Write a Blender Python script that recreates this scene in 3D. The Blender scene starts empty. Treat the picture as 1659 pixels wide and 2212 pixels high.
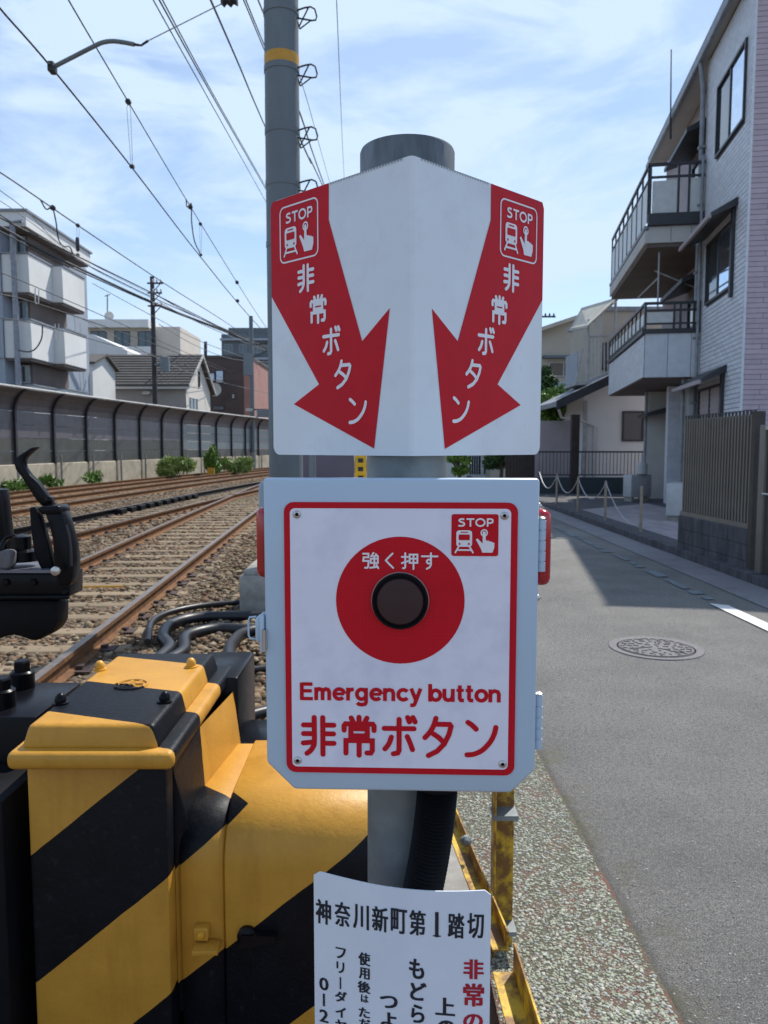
import bpy, bmesh, math, random
import numpy as np
from math import sin, cos, radians as R, pi
from mathutils import Vector, Matrix
random.seed(7); rng = np.random.default_rng(7)
C = bpy.context.scene.collection
sc = bpy.context.scene

# ------------------------------------------------------------------ camera, sky, sun, exposure
PITCH = R(4.82); EYE = 1.6; FP = 1662.0
cam = bpy.data.cameras.new('camera'); camo = bpy.data.objects.new('camera', cam); C.objects.link(camo)
camo.location = (0, 0, EYE); camo.rotation_euler = (R(90) - PITCH, 0, 0)
cam.sensor_fit = 'VERTICAL'; cam.sensor_height = 34.6; cam.lens = 34.6 * FP / 2212
cam.clip_start = 0.05; cam.clip_end = 3000
cam.dof.use_dof = True; cam.dof.focus_distance = 1.02; cam.dof.aperture_fstop = 15
sc.camera = camo
SUN = Vector((4.0, 6.1, 10.0)).normalized()
SUN_EL = math.asin(SUN.z); SUN_AZ = math.atan2(SUN.x, SUN.y)
world = bpy.data.worlds.new("World"); sc.world = world; world.use_nodes = True
wt = world.node_tree; wn = wt.nodes; bg = wn['Background']
sky = wn.new('ShaderNodeTexSky'); sky.sky_type = 'NISHITA'; sky.sun_disc = False
sky.sun_elevation = SUN_EL; sky.sun_rotation = SUN_AZ; sky.air_density = 1.0; sky.dust_density = 0.25; sky.ozone_density = 3.2
tc = wn.new('ShaderNodeTexCoord'); mp = wn.new('ShaderNodeMapping'); mp.inputs['Scale'].default_value = (1.1, 1.5, 3.4); mp.inputs['Rotation'].default_value = (0.2, 0.35, 0.5)
nz = wn.new('ShaderNodeTexNoise'); nz.inputs['Scale'].default_value = 3.2; nz.inputs['Detail'].default_value = 8; nz.inputs['Roughness'].default_value = 0.58; nz.inputs['Distortion'].default_value = 0.35
cr = wn.new('ShaderNodeValToRGB'); cr.color_ramp.elements[0].position = 0.43; cr.color_ramp.elements[1].position = 0.60
cr.color_ramp.elements[0].color = (0.08, 0.08, 0.08, 1); cr.color_ramp.elements[1].color = (0.8, 0.8, 0.8, 1)
mix = wn.new('ShaderNodeMixRGB'); mix.inputs[2].default_value = (4.3, 5.4, 6.95, 1)
wt.links.new(tc.outputs['Generated'], mp.inputs[0]); wt.links.new(mp.outputs[0], nz.inputs[0]); wt.links.new(nz.outputs[0], cr.inputs[0])
sxz = wn.new('ShaderNodeSeparateXYZ'); wt.links.new(tc.outputs['Generated'], sxz.inputs[0])
hz_ = wn.new('ShaderNodeMapRange'); hz_.inputs[1].default_value = 0.0; hz_.inputs[2].default_value = 0.42; hz_.inputs[3].default_value = 0.40; hz_.inputs[4].default_value = 0.0; wt.links.new(sxz.outputs[2], hz_.inputs[0])
nz2 = wn.new('ShaderNodeTexNoise'); nz2.inputs['Scale'].default_value = 1.7; nz2.inputs['Detail'].default_value = 3; wt.links.new(tc.outputs['Generated'], nz2.inputs[0])
big = wn.new('ShaderNodeMapRange'); big.inputs[1].default_value = 0.35; big.inputs[2].default_value = 0.62; big.inputs[3].default_value = -0.36; big.inputs[4].default_value = 0.34; wt.links.new(nz2.outputs[0], big.inputs[0])
ad = wn.new('ShaderNodeMath'); wt.links.new(cr.outputs[0], ad.inputs[0]); wt.links.new(hz_.outputs[0], ad.inputs[1])
ad2 = wn.new('ShaderNodeMath'); ad2.use_clamp = True; wt.links.new(ad.outputs[0], ad2.inputs[0]); wt.links.new(big.outputs[0], ad2.inputs[1])
wt.links.new(ad2.outputs[0], mix.inputs[0]); wt.links.new(sky.outputs[0], mix.inputs[1]); wt.links.new(mix.outputs[0], bg.inputs[0])
bg.inputs[1].default_value = 0.13
sl = bpy.data.lights.new('sun', 'SUN'); sl.energy = 4.3; sl.angle = R(0.5); sl.color = (1, 0.95, 0.87)
slo = bpy.data.objects.new('sun', sl); C.objects.link(slo); slo.rotation_euler = SUN.to_track_quat('Z', 'Y').to_euler()
sc.view_settings.view_transform = 'Standard'; sc.view_settings.look = 'None'; sc.view_settings.exposure = 0.32; sc.view_settings.gamma = 1.0
try: sc.view_settings.use_curve_mapping = False
except Exception: pass

# ------------------------------------------------------------------ helpers
CT, ST = cos(PITCH), sin(PITCH)
def ray(px, py):
    u = (px - 829.5) / FP; v = (1106 - py) / FP
    return Vector((u, CT + v * ST, v * CT - ST))
def at(px, py, Y):                       # the point at depth Y that a survey of the photograph gives
    d = ray(px, py); return Vector((0, 0, EYE)) + d * (Y / d.y)
def gnd(px, py, z=0):
    d = ray(px, py); return Vector((0, 0, EYE)) + d * ((z - EYE) / d.z)

def nmix(nt, a, b, fac, mode='MIX'):
    m = nt.nodes.new('ShaderNodeMixRGB'); m.blend_type = mode
    for i, s in ((0, fac), (1, a), (2, b)):
        if hasattr(s, 'links') or hasattr(s, 'is_linked'): nt.links.new(s, m.inputs[i])
        else: m.inputs[i].default_value = s if i == 0 else (*s[:3], 1)
    return m.outputs[0]
def noise(nt, scale, detail=4, rough=0.55, vec=None, kind='noise', out=0):
    if kind == 'noise':
        n = nt.nodes.new('ShaderNodeTexNoise'); n.inputs['Detail'].default_value = detail; n.inputs['Roughness'].default_value = rough
    else:
        n = nt.nodes.new('ShaderNodeTexVoronoi')
    n.inputs['Scale'].default_value = scale
    if vec is not None: nt.links.new(vec, n.inputs['Vector'])
    return n.outputs[out]
def ramp(nt, src, p0, p1, c0=(0, 0, 0), c1=(1, 1, 1)):
    r = nt.nodes.new('ShaderNodeValToRGB'); r.color_ramp.elements[0].position = p0; r.color_ramp.elements[1].position = p1
    r.color_ramp.elements[0].color = (*c0, 1); r.color_ramp.elements[1].color = (*c1, 1); nt.links.new(src, r.inputs[0]); return r.outputs[0]
def mth(nt, op, a, b=0.0, c=None):
    m = nt.nodes.new('ShaderNodeMath'); m.operation = op
    for i, s in enumerate((a, b) if c is None else (a, b, c)):
        if isinstance(s, (int, float)): m.inputs[i].default_value = s
        else: nt.links.new(s, m.inputs[i])
    return m.outputs[0]
def coords(nt, which='Object', scale=(1, 1, 1)):
    t = nt.nodes.new('ShaderNodeTexCoord'); m = nt.nodes.new('ShaderNodeMapping'); m.inputs['Scale'].default_value = scale
    nt.links.new(t.outputs[which], m.inputs[0]); return m.outputs[0]

def mat(name, col, rough=0.6, metal=0.0, var=0.25, vs=6, bump=0.0, bs=60, stain=None, sscale=2.5, samt=0.5, spec=0.5, scale=(1, 1, 1), island=0.0, island_cols=None, coat=0.0, trans=0.0, rvar=0.12, geo=False):
    m = bpy.data.materials.new(name); m.use_nodes = True; nt = m.node_tree; b = nt.nodes['Principled BSDF']
    if geo:
        g = nt.nodes.new('ShaderNodeNewGeometry'); mm = nt.nodes.new('ShaderNodeMapping'); mm.inputs['Scale'].default_value = scale; nt.links.new(g.outputs['Position'], mm.inputs[0]); v = mm.outputs[0]
    else: v = coords(nt, 'Object', scale)
    n1 = noise(nt, vs, 5, 0.6, v)
    lo = tuple(c * (1 - var) for c in col); hi = tuple(min(1, c * (1 + var)) for c in col)
    c = ramp(nt, n1, 0.3, 0.7, lo, hi)
    if island_cols:
        g = nt.nodes.new('ShaderNodeNewGeometry'); r = nt.nodes.new('ShaderNodeValToRGB'); r.color_ramp.interpolation = 'CONSTANT'
        while len(r.color_ramp.elements) < len(island_cols): r.color_ramp.elements.new(0.5)
        for i, cc in enumerate(island_cols): r.color_ramp.elements[i].position = i / len(island_cols); r.color_ramp.elements[i].color = (*cc, 1)
        nt.links.new(g.outputs['Random Per Island'], r.inputs[0]); c = nmix(nt, r.outputs[0], c, 0.35)
    if island:
        g = nt.nodes.new('ShaderNodeNewGeometry'); o = nt.nodes.new('ShaderNodeObjectInfo')
        s = mth(nt, 'FRACT', mth(nt, 'ADD', g.outputs['Random Per Island'], o.outputs['Random']))
        k = mth(nt, 'MULTIPLY_ADD', s, island * 2, 1 - island)
        hv = nt.nodes.new('ShaderNodeHueSaturation'); nt.links.new(c, hv.inputs['Color']); nt.links.new(k, hv.inputs['Value']); c = hv.outputs[0]
    if stain:
        n2 = ramp(nt, noise(nt, sscale, 7, 0.65, v), 0.48, 0.66); n2 = mth(nt, 'MULTIPLY', n2, samt); c = nmix(nt, c, stain, n2)
    nt.links.new(c, b.inputs['Base Color'])
    rr = mth(nt, 'MULTIPLY_ADD', noise(nt, vs * 2.3, 5, 0.6, v), rvar * 2, rough - rvar); nt.links.new(rr, b.inputs['Roughness'])
    b.inputs['Metallic'].default_value = metal; b.inputs['Specular IOR Level'].default_value = spec
    if coat: b.inputs['Coat Weight'].default_value = coat; b.inputs['Coat Roughness'].default_value = 0.15
    if trans: b.inputs['Transmission Weight'].default_value = trans
    if bump:
        bp = nt.nodes.new('ShaderNodeBump'); bp.inputs['Strength'].default_value = min(1, bump); bp.inputs['Distance'].default_value = 0.006 * bump if bump <= 1 else 0.01 * bump
        nt.links.new(noise(nt, bs, 6, 0.6, v), bp.inputs['Height']); nt.links.new(bp.outputs[0], b.inputs['Normal'])
    return m

class MB:
    def __init__(s): s.v = []; s.f = []; s.m = []
    def add(s, vs, fs, mi=0):
        o = len(s.v); s.v.extend([tuple(p) for p in vs]); s.f.extend([tuple(i + o for i in f) for f in fs]); s.m.extend([mi] * len(fs)); return s
    def box(s, a, b, mi=0):
        x0, y0, z0 = a; x1, y1, z1 = b
        return s.add([(x0, y0, z0), (x1, y0, z0), (x1, y1, z0), (x0, y1, z0), (x0, y0, z1), (x1, y0, z1), (x1, y1, z1), (x0, y1, z1)],
                     [(3, 2, 1, 0), (4, 5, 6, 7), (0, 1, 5, 4), (1, 2, 6, 5), (2, 3, 7, 6), (3, 0, 4, 7)], mi)
    def hexa(s, p, mi=0): return s.add(p, [(3, 2, 1, 0), (4, 5, 6, 7), (0, 1, 5, 4), (1, 2, 6, 5), (2, 3, 7, 6), (3, 0, 4, 7)], mi)
    def tube(s, pts, r, n=8, mi=0, caps=True):
        pts = [Vector(p) for p in pts]; N = len(pts); rr = r if isinstance(r, (list, tuple)) else [r] * N
        vs = []; prev = None
        for i, p in enumerate(pts):
            t = (pts[min(i + 1, N - 1)] - pts[max(i - 1, 0)]); t = t.normalized() if t.length > 1e-9 else Vector((0, 0, 1))
            if prev is None: a = t.cross(Vector((0, 0, 1))); a = t.cross(Vector((1, 0, 0))) if a.length < 0.05 else a
            else: a = prev - t * prev.dot(t)
            a.normalize(); prev = a; b = t.cross(a)
            vs += [p + (a * cos(2 * pi * k / n) + b * sin(2 * pi * k / n)) * rr[i] for k in range(n)]
        fs = [(i * n + k, i * n + (k + 1) % n, (i + 1) * n + (k + 1) % n, (i + 1) * n + k) for i in range(N - 1) for k in range(n)]
        if caps: fs += [tuple(range(n - 1, -1, -1)), tuple((N - 1) * n + k for k in range(n))]
        return s.add(vs, fs, mi)
    def lathe(s, prof, c=(0, 0, 0), n=24, mi=0, axis='z'):
        vs = []; c = Vector(c)
        for r, z in prof:
            for k in range(n):
                a = 2 * pi * k / n; p = (r * cos(a), r * sin(a), z)
                if axis == 'y': p = (p[0], -p[2], p[1])
                if axis == 'x': p = (p[2], p[0], p[1])
                vs.append(c + Vector(p))
        N = len(prof); fs = [(i * n + k, i * n + (k + 1) % n, (i + 1) * n + (k + 1) % n, (i + 1) * n + k) for i in range(N - 1) for k in range(n)]
        fs += [tuple(range(n - 1, -1, -1)), tuple((N - 1) * n + k for k in range(n))]
        return s.add(vs, fs, mi)
    def prism(s, poly, fa, fb, mi=0):     # poly 2D -> two end loops by functions
        n = len(poly); vs = [fa(p) for p in poly] + [fb(p) for p in poly]
        return s.add(vs, [tuple(range(n - 1, -1, -1)), tuple(range(n, 2 * n))] + [(k, (k + 1) % n, n + (k + 1) % n, n + k) for k in range(n)], mi)
    def build(s, name, mats, parent=None, bevel=0, seg=2, smooth=None, **tags):
        me = bpy.data.meshes.new(name); me.from_pydata(s.v, [], s.f); me.update()
        if not isinstance(mats, (list, tuple)): mats = [mats]
        for m in mats: me.materials.append(m)
        if len(mats) > 1: me.polygons.foreach_set('material_index', s.m)
        o = bpy.data.objects.new(name, me); C.objects.link(o)
        if parent is not None: o.parent = parent
        if bevel:
            b = bmesh.new(); b.from_mesh(me); bmesh.ops.remove_doubles(b, verts=b.verts, dist=1e-6)
            bmesh.ops.recalc_face_normals(b, faces=b.faces)
            es = [e for e in b.edges if len(e.link_faces) == 2 and e.calc_face_angle(0) > 0.5]
            bmesh.ops.bevel(b, geom=es, offset=bevel, segments=seg, affect='EDGES', profile=0.5, clamp_overlap=True)
            b.to_mesh(me); b.free()
            if smooth is None: smooth = 40
        if smooth is None: smooth = 35
        if smooth: me.shade_smooth(); me.set_sharp_from_angle(angle=R(smooth))
        for k, v in tags.items(): o[k] = v
        return o
def tag(o, label, cat, group=None):
    o['label'] = label; o['category'] = cat
    if group: o['group'] = group
    return o
def thing(name, label, cat, loc=(0, 0, 0), rz=0, group=None):
    o = bpy.data.objects.new(name, None); C.objects.link(o); o.location = loc; o.rotation_euler = (0, 0, rz); o.empty_display_size = 0.1
    return tag(o, label, cat, group)
def struct(o): o['kind'] = 'structure'; return o
def inst(me_obj, parent, loc=None, M=None):
    o = me_obj.copy(); C.objects.link(o); o.parent = parent
    if M is not None: o.matrix_local = M
    elif loc is not None: o.location = loc
    return o

# ------------------------------------------------------------------ materials
M = {}
M['asphalt'] = mat('asphalt', (0.25, 0.242, 0.23), 0.88, var=0.22, vs=260, bump=1.3, bs=420, stain=(0.165, 0.16, 0.157), sscale=1.1, samt=0.55, geo=True)
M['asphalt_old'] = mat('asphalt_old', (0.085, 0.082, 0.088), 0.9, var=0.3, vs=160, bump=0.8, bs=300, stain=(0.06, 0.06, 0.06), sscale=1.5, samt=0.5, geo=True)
M['conc'] = mat('concrete', (0.30, 0.285, 0.26), 0.88, var=0.2, vs=14, bump=0.5, bs=120, stain=(0.14, 0.13, 0.11), sscale=2.2, samt=0.6, geo=True)
M['conc_warm'] = mat('concrete_warm', (0.42, 0.37, 0.28), 0.9, var=0.2, vs=3, bump=0.5, bs=60, stain=(0.26, 0.23, 0.17), sscale=0.8, samt=0.6, geo=True)
M['conc_dark'] = mat('concrete_dark', (0.075, 0.072, 0.08), 0.9, var=0.35, vs=9, bump=0.6, bs=90, stain=(0.03, 0.03, 0.034), sscale=3.0, samt=0.7, scale=(1, 1, 0.35), geo=True)
M['gutter'] = mat('gutter_concrete', (0.22, 0.21, 0.22), 0.9, var=0.2, vs=30, bump=0.5, bs=140, stain=(0.12, 0.12, 0.12), sscale=2, samt=0.5, geo=True)
M['soil'] = mat('soil', (0.16, 0.125, 0.09), 0.95, var=0.35, vs=20, bump=1.0, bs=60, geo=True)
M['stone'] = mat('ballast_stone', (0.17, 0.125, 0.08), 0.9, var=0.3, vs=30, bump=0.4, bs=80, spec=0.3, island_cols=[(0.125, 0.08, 0.045), (0.19, 0.125, 0.07), (0.27, 0.20, 0.12), (0.07, 0.048, 0.032), (0.155, 0.10, 0.058), (0.35, 0.285, 0.19), (0.10, 0.078, 0.062), (0.18, 0.09, 0.05)], geo=True)
M['ballast_bed'] = mat('ballast_bed', (0.12, 0.085, 0.055), 0.95, var=0.5, vs=26, bump=2.5, bs=26, geo=True)
M['pebble'] = mat('pebble', (0.40, 0.40, 0.33), 0.8, var=0.2, vs=60, geo=True, island_cols=[(0.25, 0.285, 0.18), (0.18, 0.21, 0.135), (0.34, 0.36, 0.27), (0.19, 0.11, 0.085), (0.25, 0.27, 0.28), (0.14, 0.15, 0.11), (0.46, 0.46, 0.40), (0.20, 0.23, 0.15)])
M['pebble_bed'] = mat('pebble_bed', (0.13, 0.12, 0.085), 0.95, var=0.45, vs=90, bump=1.2, bs=160, stain=(0.21, 0.10, 0.075), sscale=7, samt=0.9, geo=True)
M['sleeper'] = mat('sleeper', (0.225, 0.17, 0.105), 0.9, var=0.3, vs=8, bump=0.6, bs=40, scale=(0.5, 3, 3), stain=(0.2, 0.14, 0.09), sscale=4, samt=0.6, island=0.15)
M['rust'] = mat('rail_rust', (0.17, 0.082, 0.034), 0.85, var=0.35, vs=25, bump=0.5, bs=150, stain=(0.07, 0.035, 0.024), sscale=8, samt=0.6, spec=0.3, geo=True)
M['rust_dark'] = mat('rail_rust_dark', (0.06, 0.035, 0.03), 0.8, var=0.3, vs=25, bump=0.4, bs=120, geo=True)
M['railtop'] = mat('rail_top_worn', (0.24, 0.20, 0.17), 0.42, metal=0.65, var=0.2, vs=10, stain=(0.12, 0.07, 0.05), sscale=18, samt=0.4, geo=True)
M['iron'] = mat('cast_iron', (0.115, 0.11, 0.118), 0.7, metal=0.1, var=0.3, vs=40, bump=0.4, bs=200)
M['galv'] = mat('galvanized_steel', (0.20, 0.225, 0.235), 0.5, metal=0.3, var=0.22, vs=9, bump=0.15, bs=90, stain=(0.28, 0.31, 0.32), sscale=9, samt=0.6)
M['polegrey'] = mat('pole_grey_paint', (0.125, 0.15, 0.165), 0.55, metal=0.05, var=0.18, vs=3, bump=0.1, bs=30, stain=(0.15, 0.18, 0.195), sscale=2.5, samt=0.5, scale=(1, 1, 0.3))
M['steel'] = mat('stainless_steel', (0.55, 0.54, 0.52), 0.3, metal=0.9, var=0.1)
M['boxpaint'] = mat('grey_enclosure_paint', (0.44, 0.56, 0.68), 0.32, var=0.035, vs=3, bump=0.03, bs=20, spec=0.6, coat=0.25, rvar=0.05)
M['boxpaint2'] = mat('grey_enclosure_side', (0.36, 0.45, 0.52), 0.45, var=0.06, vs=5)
M['orange'] = mat('orange_band', (0.55, 0.28, 0.02), 0.5, var=0.12, vs=12)
M['black'] = mat('black_paint', (0.004, 0.004, 0.006), 0.3, var=0.3, vs=15, bump=0.12, bs=80, coat=0.0, spec=0.16, rvar=0.1)
M['blackmatte'] = mat('black_matte', (0.005, 0.005, 0.007), 0.6, var=0.3, vs=15, bump=0.2, bs=80, spec=0.15)
M['rubber'] = mat('black_rubber', (0.007, 0.007, 0.010), 0.42, var=0.3, vs=12)
M['wire'] = mat('dark_wire', (0.03, 0.032, 0.036), 0.6)
M['wirelight'] = mat('grey_wire', (0.16, 0.18, 0.2), 0.5)
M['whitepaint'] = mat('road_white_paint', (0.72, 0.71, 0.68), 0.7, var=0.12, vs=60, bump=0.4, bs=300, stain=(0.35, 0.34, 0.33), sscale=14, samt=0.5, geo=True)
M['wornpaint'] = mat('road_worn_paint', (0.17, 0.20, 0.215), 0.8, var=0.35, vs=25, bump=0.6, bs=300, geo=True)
M['galvdark'] = mat('dark_weathered_galvanize', (0.10, 0.12, 0.135), 0.55, metal=0.25, var=0.3, vs=22, bump=0.2, bs=120, stain=(0.22, 0.25, 0.27), sscale=16, samt=0.7, scale=(1, 1, 0.25))
M['yellowsteel'] = mat('yellow_rusty_paint', (0.60, 0.37, 0.02), 0.5, var=0.25, vs=20, bump=0.4, bs=90, stain=(0.16, 0.065, 0.015), sscale=15, samt=0.95)
for n_ in M['yellowsteel'].node_tree.nodes:
    if n_.type == 'VALTORGB' and abs(n_.color_ramp.elements[0].position - .48) < .01: n_.color_ramp.elements[0].position = .43; n_.color_ramp.elements[1].position = .56
M['yellow'] = mat('yellow_paint', (0.62, 0.30, 0.02), 0.4, var=0.08, vs=10)
M['redlamp'] = mat('red_lamp_lens', (0.42, 0.006, 0.012), 0.18, var=0.1, vs=30, coat=0.6, rvar=0.05)
M['button'] = mat('dark_button', (0.030, 0.010, 0.014), 0.33, var=0.15, vs=20, rvar=0.06)
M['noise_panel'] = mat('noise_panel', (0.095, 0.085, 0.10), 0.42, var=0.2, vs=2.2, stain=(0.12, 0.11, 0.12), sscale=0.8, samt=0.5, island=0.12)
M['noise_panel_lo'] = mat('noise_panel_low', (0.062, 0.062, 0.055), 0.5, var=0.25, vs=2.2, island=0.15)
M['noise_glass'] = mat('noise_panel_translucent', (0.11, 0.135, 0.15), 0.35, var=0.15, vs=2)
M['capmetal'] = mat('pale_metal_trim', (0.5, 0.49, 0.46), 0.5, metal=0.2, var=0.1)
M['darksteel'] = mat('dark_steel', (0.028, 0.028, 0.035), 0.5, metal=0.2)
M['glass'] = mat('window_glass', (0.03, 0.04, 0.05), 0.06, var=0.1, spec=1.0, rvar=0.01)
M['glass_lit'] = mat('window_glass_pale', (0.55, 0.66, 0.80), 0.04, metal=0.95, var=0.1, spec=1.0, rvar=0.01)
M['frame'] = mat('dark_window_frame', (0.03, 0.032, 0.038), 0.45)
M['framepale'] = mat('pale_window_frame', (0.35, 0.36, 0.37), 0.45)
M['brickwhite'] = mat('white_brick_tile', (0.60, 0.635, 0.69), 0.5, var=0.08, vs=7, island=0.07, bump=0.15, bs=60)
M['joint'] = mat('grey_joint', (0.12, 0.13, 0.15), 0.9)
M['brickpink'] = mat('pink_brick_tile', (0.47, 0.385, 0.44), 0.6, var=0.08, vs=7, island=0.06, bump=0.25, bs=60)
M['jointpink'] = mat('pink_joint', (0.20, 0.16, 0.185), 0.9)
M['stucco'] = mat('pale_stucco', (0.50, 0.50, 0.48), 0.85, var=0.08, vs=2, bump=0.3, bs=80, stain=(0.38, 0.38, 0.37), sscale=0.7, samt=0.5)
M['stuccopink'] = mat('mauve_stucco', (0.38, 0.335, 0.35), 0.85, var=0.08, vs=2, bump=0.3, bs=80)
M['whitewall'] = mat('white_wall', (0.68, 0.69, 0.68), 0.8, var=0.06, vs=1, stain=(0.5, 0.5, 0.5), sscale=0.5, samt=0.5)
M['siding'] = mat('blue_grey_siding', (0.30, 0.34, 0.40), 0.7, var=0.08, vs=1)
M['beige'] = mat('beige_wall', (0.42, 0.39, 0.33), 0.85, var=0.1, vs=1)
M['shadewall'] = mat('grey_wall_shaded', (0.36, 0.34, 0.32), 0.85, var=0.08, vs=1, stain=(0.28, 0.26, 0.25), sscale=0.3, samt=0.5)  # gabled house wall, shade of this side put into the grey
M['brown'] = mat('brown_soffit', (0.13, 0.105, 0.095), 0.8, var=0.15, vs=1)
M['roofdark'] = mat('dark_shingle_roof', (0.085, 0.078, 0.072), 0.8, var=0.2, vs=1.5, island=0.12)
M['rooftrim'] = mat('roof_trim_grey', (0.23, 0.25, 0.28), 0.5, metal=0.2)
M['brownbrick'] = mat('brown_tile_building', (0.085, 0.06, 0.055), 0.8, var=0.2, vs=1)
M['sunlitwall'] = mat('pink_sunlit_wall', (0.34, 0.17, 0.14), 0.8, var=0.12, vs=1)
M['slategrey'] = mat('slate_grey_building', (0.11, 0.135, 0.155), 0.7, var=0.15, vs=0.6)
M['louver'] = mat('taupe_louver', (0.19, 0.17, 0.145), 0.5, metal=0.2, var=0.12, vs=3)
M['gatepost'] = mat('brown_gate_post', (0.05, 0.043, 0.037), 0.5, metal=0.1)
M['leaf'] = mat('green_leaf', (0.12, 0.22, 0.035), 0.55, var=0.35, vs=4, island=0.45)
M['leaf_dark'] = mat('dark_leaf', (0.045, 0.10, 0.025), 0.55, var=0.35, vs=4, island=0.45)
M['leaf_pale'] = mat('pale_grass_leaf', (0.26, 0.34, 0.09), 0.6, var=0.35, vs=4, island=0.45)
M['bark'] = mat('bark', (0.10, 0.07, 0.05), 0.9, bump=0.8, bs=30)
M['utilpole'] = mat('old_utility_pole', (0.05, 0.045, 0.05), 0.85, var=0.35, vs=2)
M['chainpost'] = mat('tan_post', (0.25, 0.20, 0.15), 0.6, var=0.2, vs=10)
M['chain'] = mat('pale_chain', (0.38, 0.37, 0.38), 0.5, metal=0.3)
M['screen'] = mat('pale_screen', (0.55, 0.58, 0.58), 0.4, var=0.08)
M['grime'] = mat('pale_rust_grime', (0.52, 0.47, 0.47), 0.6, var=0.1)
M['ac'] = mat('ac_case', (0.42, 0.43, 0.44), 0.5, var=0.08)
M['paver'] = mat('mauve_paving_tile', (0.30, 0.265, 0.275), 0.8, var=0.12, vs=20, island=0.12)
M['wooddark'] = mat('dark_wood_boards', (0.035, 0.024, 0.022), 0.7, var=0.3, vs=5)
M['canopy'] = mat('yellowed_plastic_sheet', (0.52, 0.49, 0.40), 0.5, var=0.15, vs=3)
M['whiteplate'] = mat('white_sign_sheet', (0.80, 0.79, 0.90), 0.34, var=0.035, vs=9, bump=0.05, bs=30, coat=0.15, rvar=0.06, stain=(0.65, 0.66, 0.80), sscale=11, samt=0.75)
M['whiteplate_lo'] = mat('notice_white_plate', (0.72, 0.78, 0.86), 0.4, var=0.04, vs=7, stain=(0.64, 0.67, 0.80), sscale=5, samt=0.5)
M['signred'] = mat('sign_red_print', (0.56, 0.003, 0.014), 0.5, spec=0.2, var=0.07, vs=25, rvar=0.06, stain=(0.48, 0.006, 0.02), sscale=12, samt=0.5)
M['printwhite'] = mat('sign_white_print', (0.82, 0.80, 0.84), 0.4, var=0.03, vs=20)
M['printblack'] = mat('notice_black_print', (0.008, 0.016, 0.028), 0.4, var=0.2, vs=40)
M['printred'] = mat('notice_red_print', (0.42, 0.008, 0.03), 0.4, var=0.15, vs=40)
M['brownplank'] = mat('brown_rubber_paving', (0.15, 0.095, 0.075), 0.85, var=0.3, vs=14, bump=1.0, bs=55, stain=(0.22, 0.17, 0.13), sscale=4, samt=0.5, geo=True)
M['purplewall'] = mat('mauve_grey_panel', (0.16, 0.14, 0.18), 0.7, var=0.1, vs=1)
M['cabinet'] = mat('blue_grey_cabinet', (0.17, 0.2, 0.22), 0.5, var=0.1)

def roadmat(m):
    nt = m.node_tree; b = nt.nodes['Principled BSDF']; g = nt.nodes.new('ShaderNodeNewGeometry'); P = g.outputs['Position']
    c = b.inputs['Base Color'].links[0].from_socket
    sp = ramp(nt, noise(nt, 190, 3, 0.7, P), 0.40, 0.64, (.38, .38, .38), (1.75, 1.75, 1.72)); c = nmix(nt, c, sp, 0.85, 'MULTIPLY')
    sp2 = ramp(nt, noise(nt, 48, 4, 0.75, P), 0.38, 0.66, (.78, .78, .78), (1.25, 1.25, 1.25)); c = nmix(nt, c, sp2, 1.0, 'MULTIPLY')
    big = ramp(nt, noise(nt, 0.9, 5, 0.6, P), 0.35, 0.68, (.86, .85, .84), (1.12, 1.11, 1.08)); c = nmix(nt, c, big, 1.0, 'MULTIPLY')
    sx = nt.nodes.new('ShaderNodeSeparateXYZ'); nt.links.new(P, sx.inputs[0])
    edge = ramp(nt, sx.outputs[0], 0.80, 1.25, (1, 1, 1), (0, 0, 0)); moss = mth(nt, 'MULTIPLY', ramp(nt, noise(nt, 2.6, 5, 0.6, P), 0.52, 0.60), mth(nt, 'MULTIPLY', edge, 0.75)); c = nmix(nt, c, (0.16, 0.155, 0.07), moss)
    e2 = ramp(nt, mth(nt, 'ADD', sx.outputs[0], mth(nt, 'MULTIPLY', sx.outputs[1], .012)), 0.845, 0.90, (1, 1, 1), (0, 0, 0)); c = nmix(nt, c, (0.05, 0.045, 0.04), mth(nt, 'MULTIPLY', e2, mth(nt, 'MULTIPLY', noise(nt, 40, 4, .7, P), 1.1)))
    nt.links.new(c, b.inputs['Base Color'])
roadmat(M['asphalt'])
def retro(m, sc_=420, amt=0.12):        # prismatic honeycomb cell texture of reflective sheet
    nt = m.node_tree; b = nt.nodes['Principled BSDF']; v = coords(nt)
    n = nt.nodes.new('ShaderNodeTexVoronoi'); n.feature = 'DISTANCE_TO_EDGE'; n.inputs['Scale'].default_value = sc_; n.inputs['Randomness'].default_value = 0.15
    nt.links.new(v, n.inputs['Vector'])
    old = b.inputs['Base Color'].links[0].from_socket
    f = mth(nt, 'MULTIPLY', ramp(nt, n.outputs['Distance'], 0.0, 0.12, (1, 1, 1), (0, 0, 0)), amt)
    nt.links.new(nmix(nt, old, (0.8, 0.82, 0.86), f), b.inputs['Base Color'])
M['vwhite'] = mat('reflective_white_sheet', (0.72, 0.77, 0.82), 0.3, var=0.04, vs=7, coat=0.15, rvar=0.08, stain=(0.58, 0.61, 0.66), sscale=8, samt=0.6); retro(M['vwhite'], 230, 0.25)
retro(M['signred'], 230, 0.012)

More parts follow.
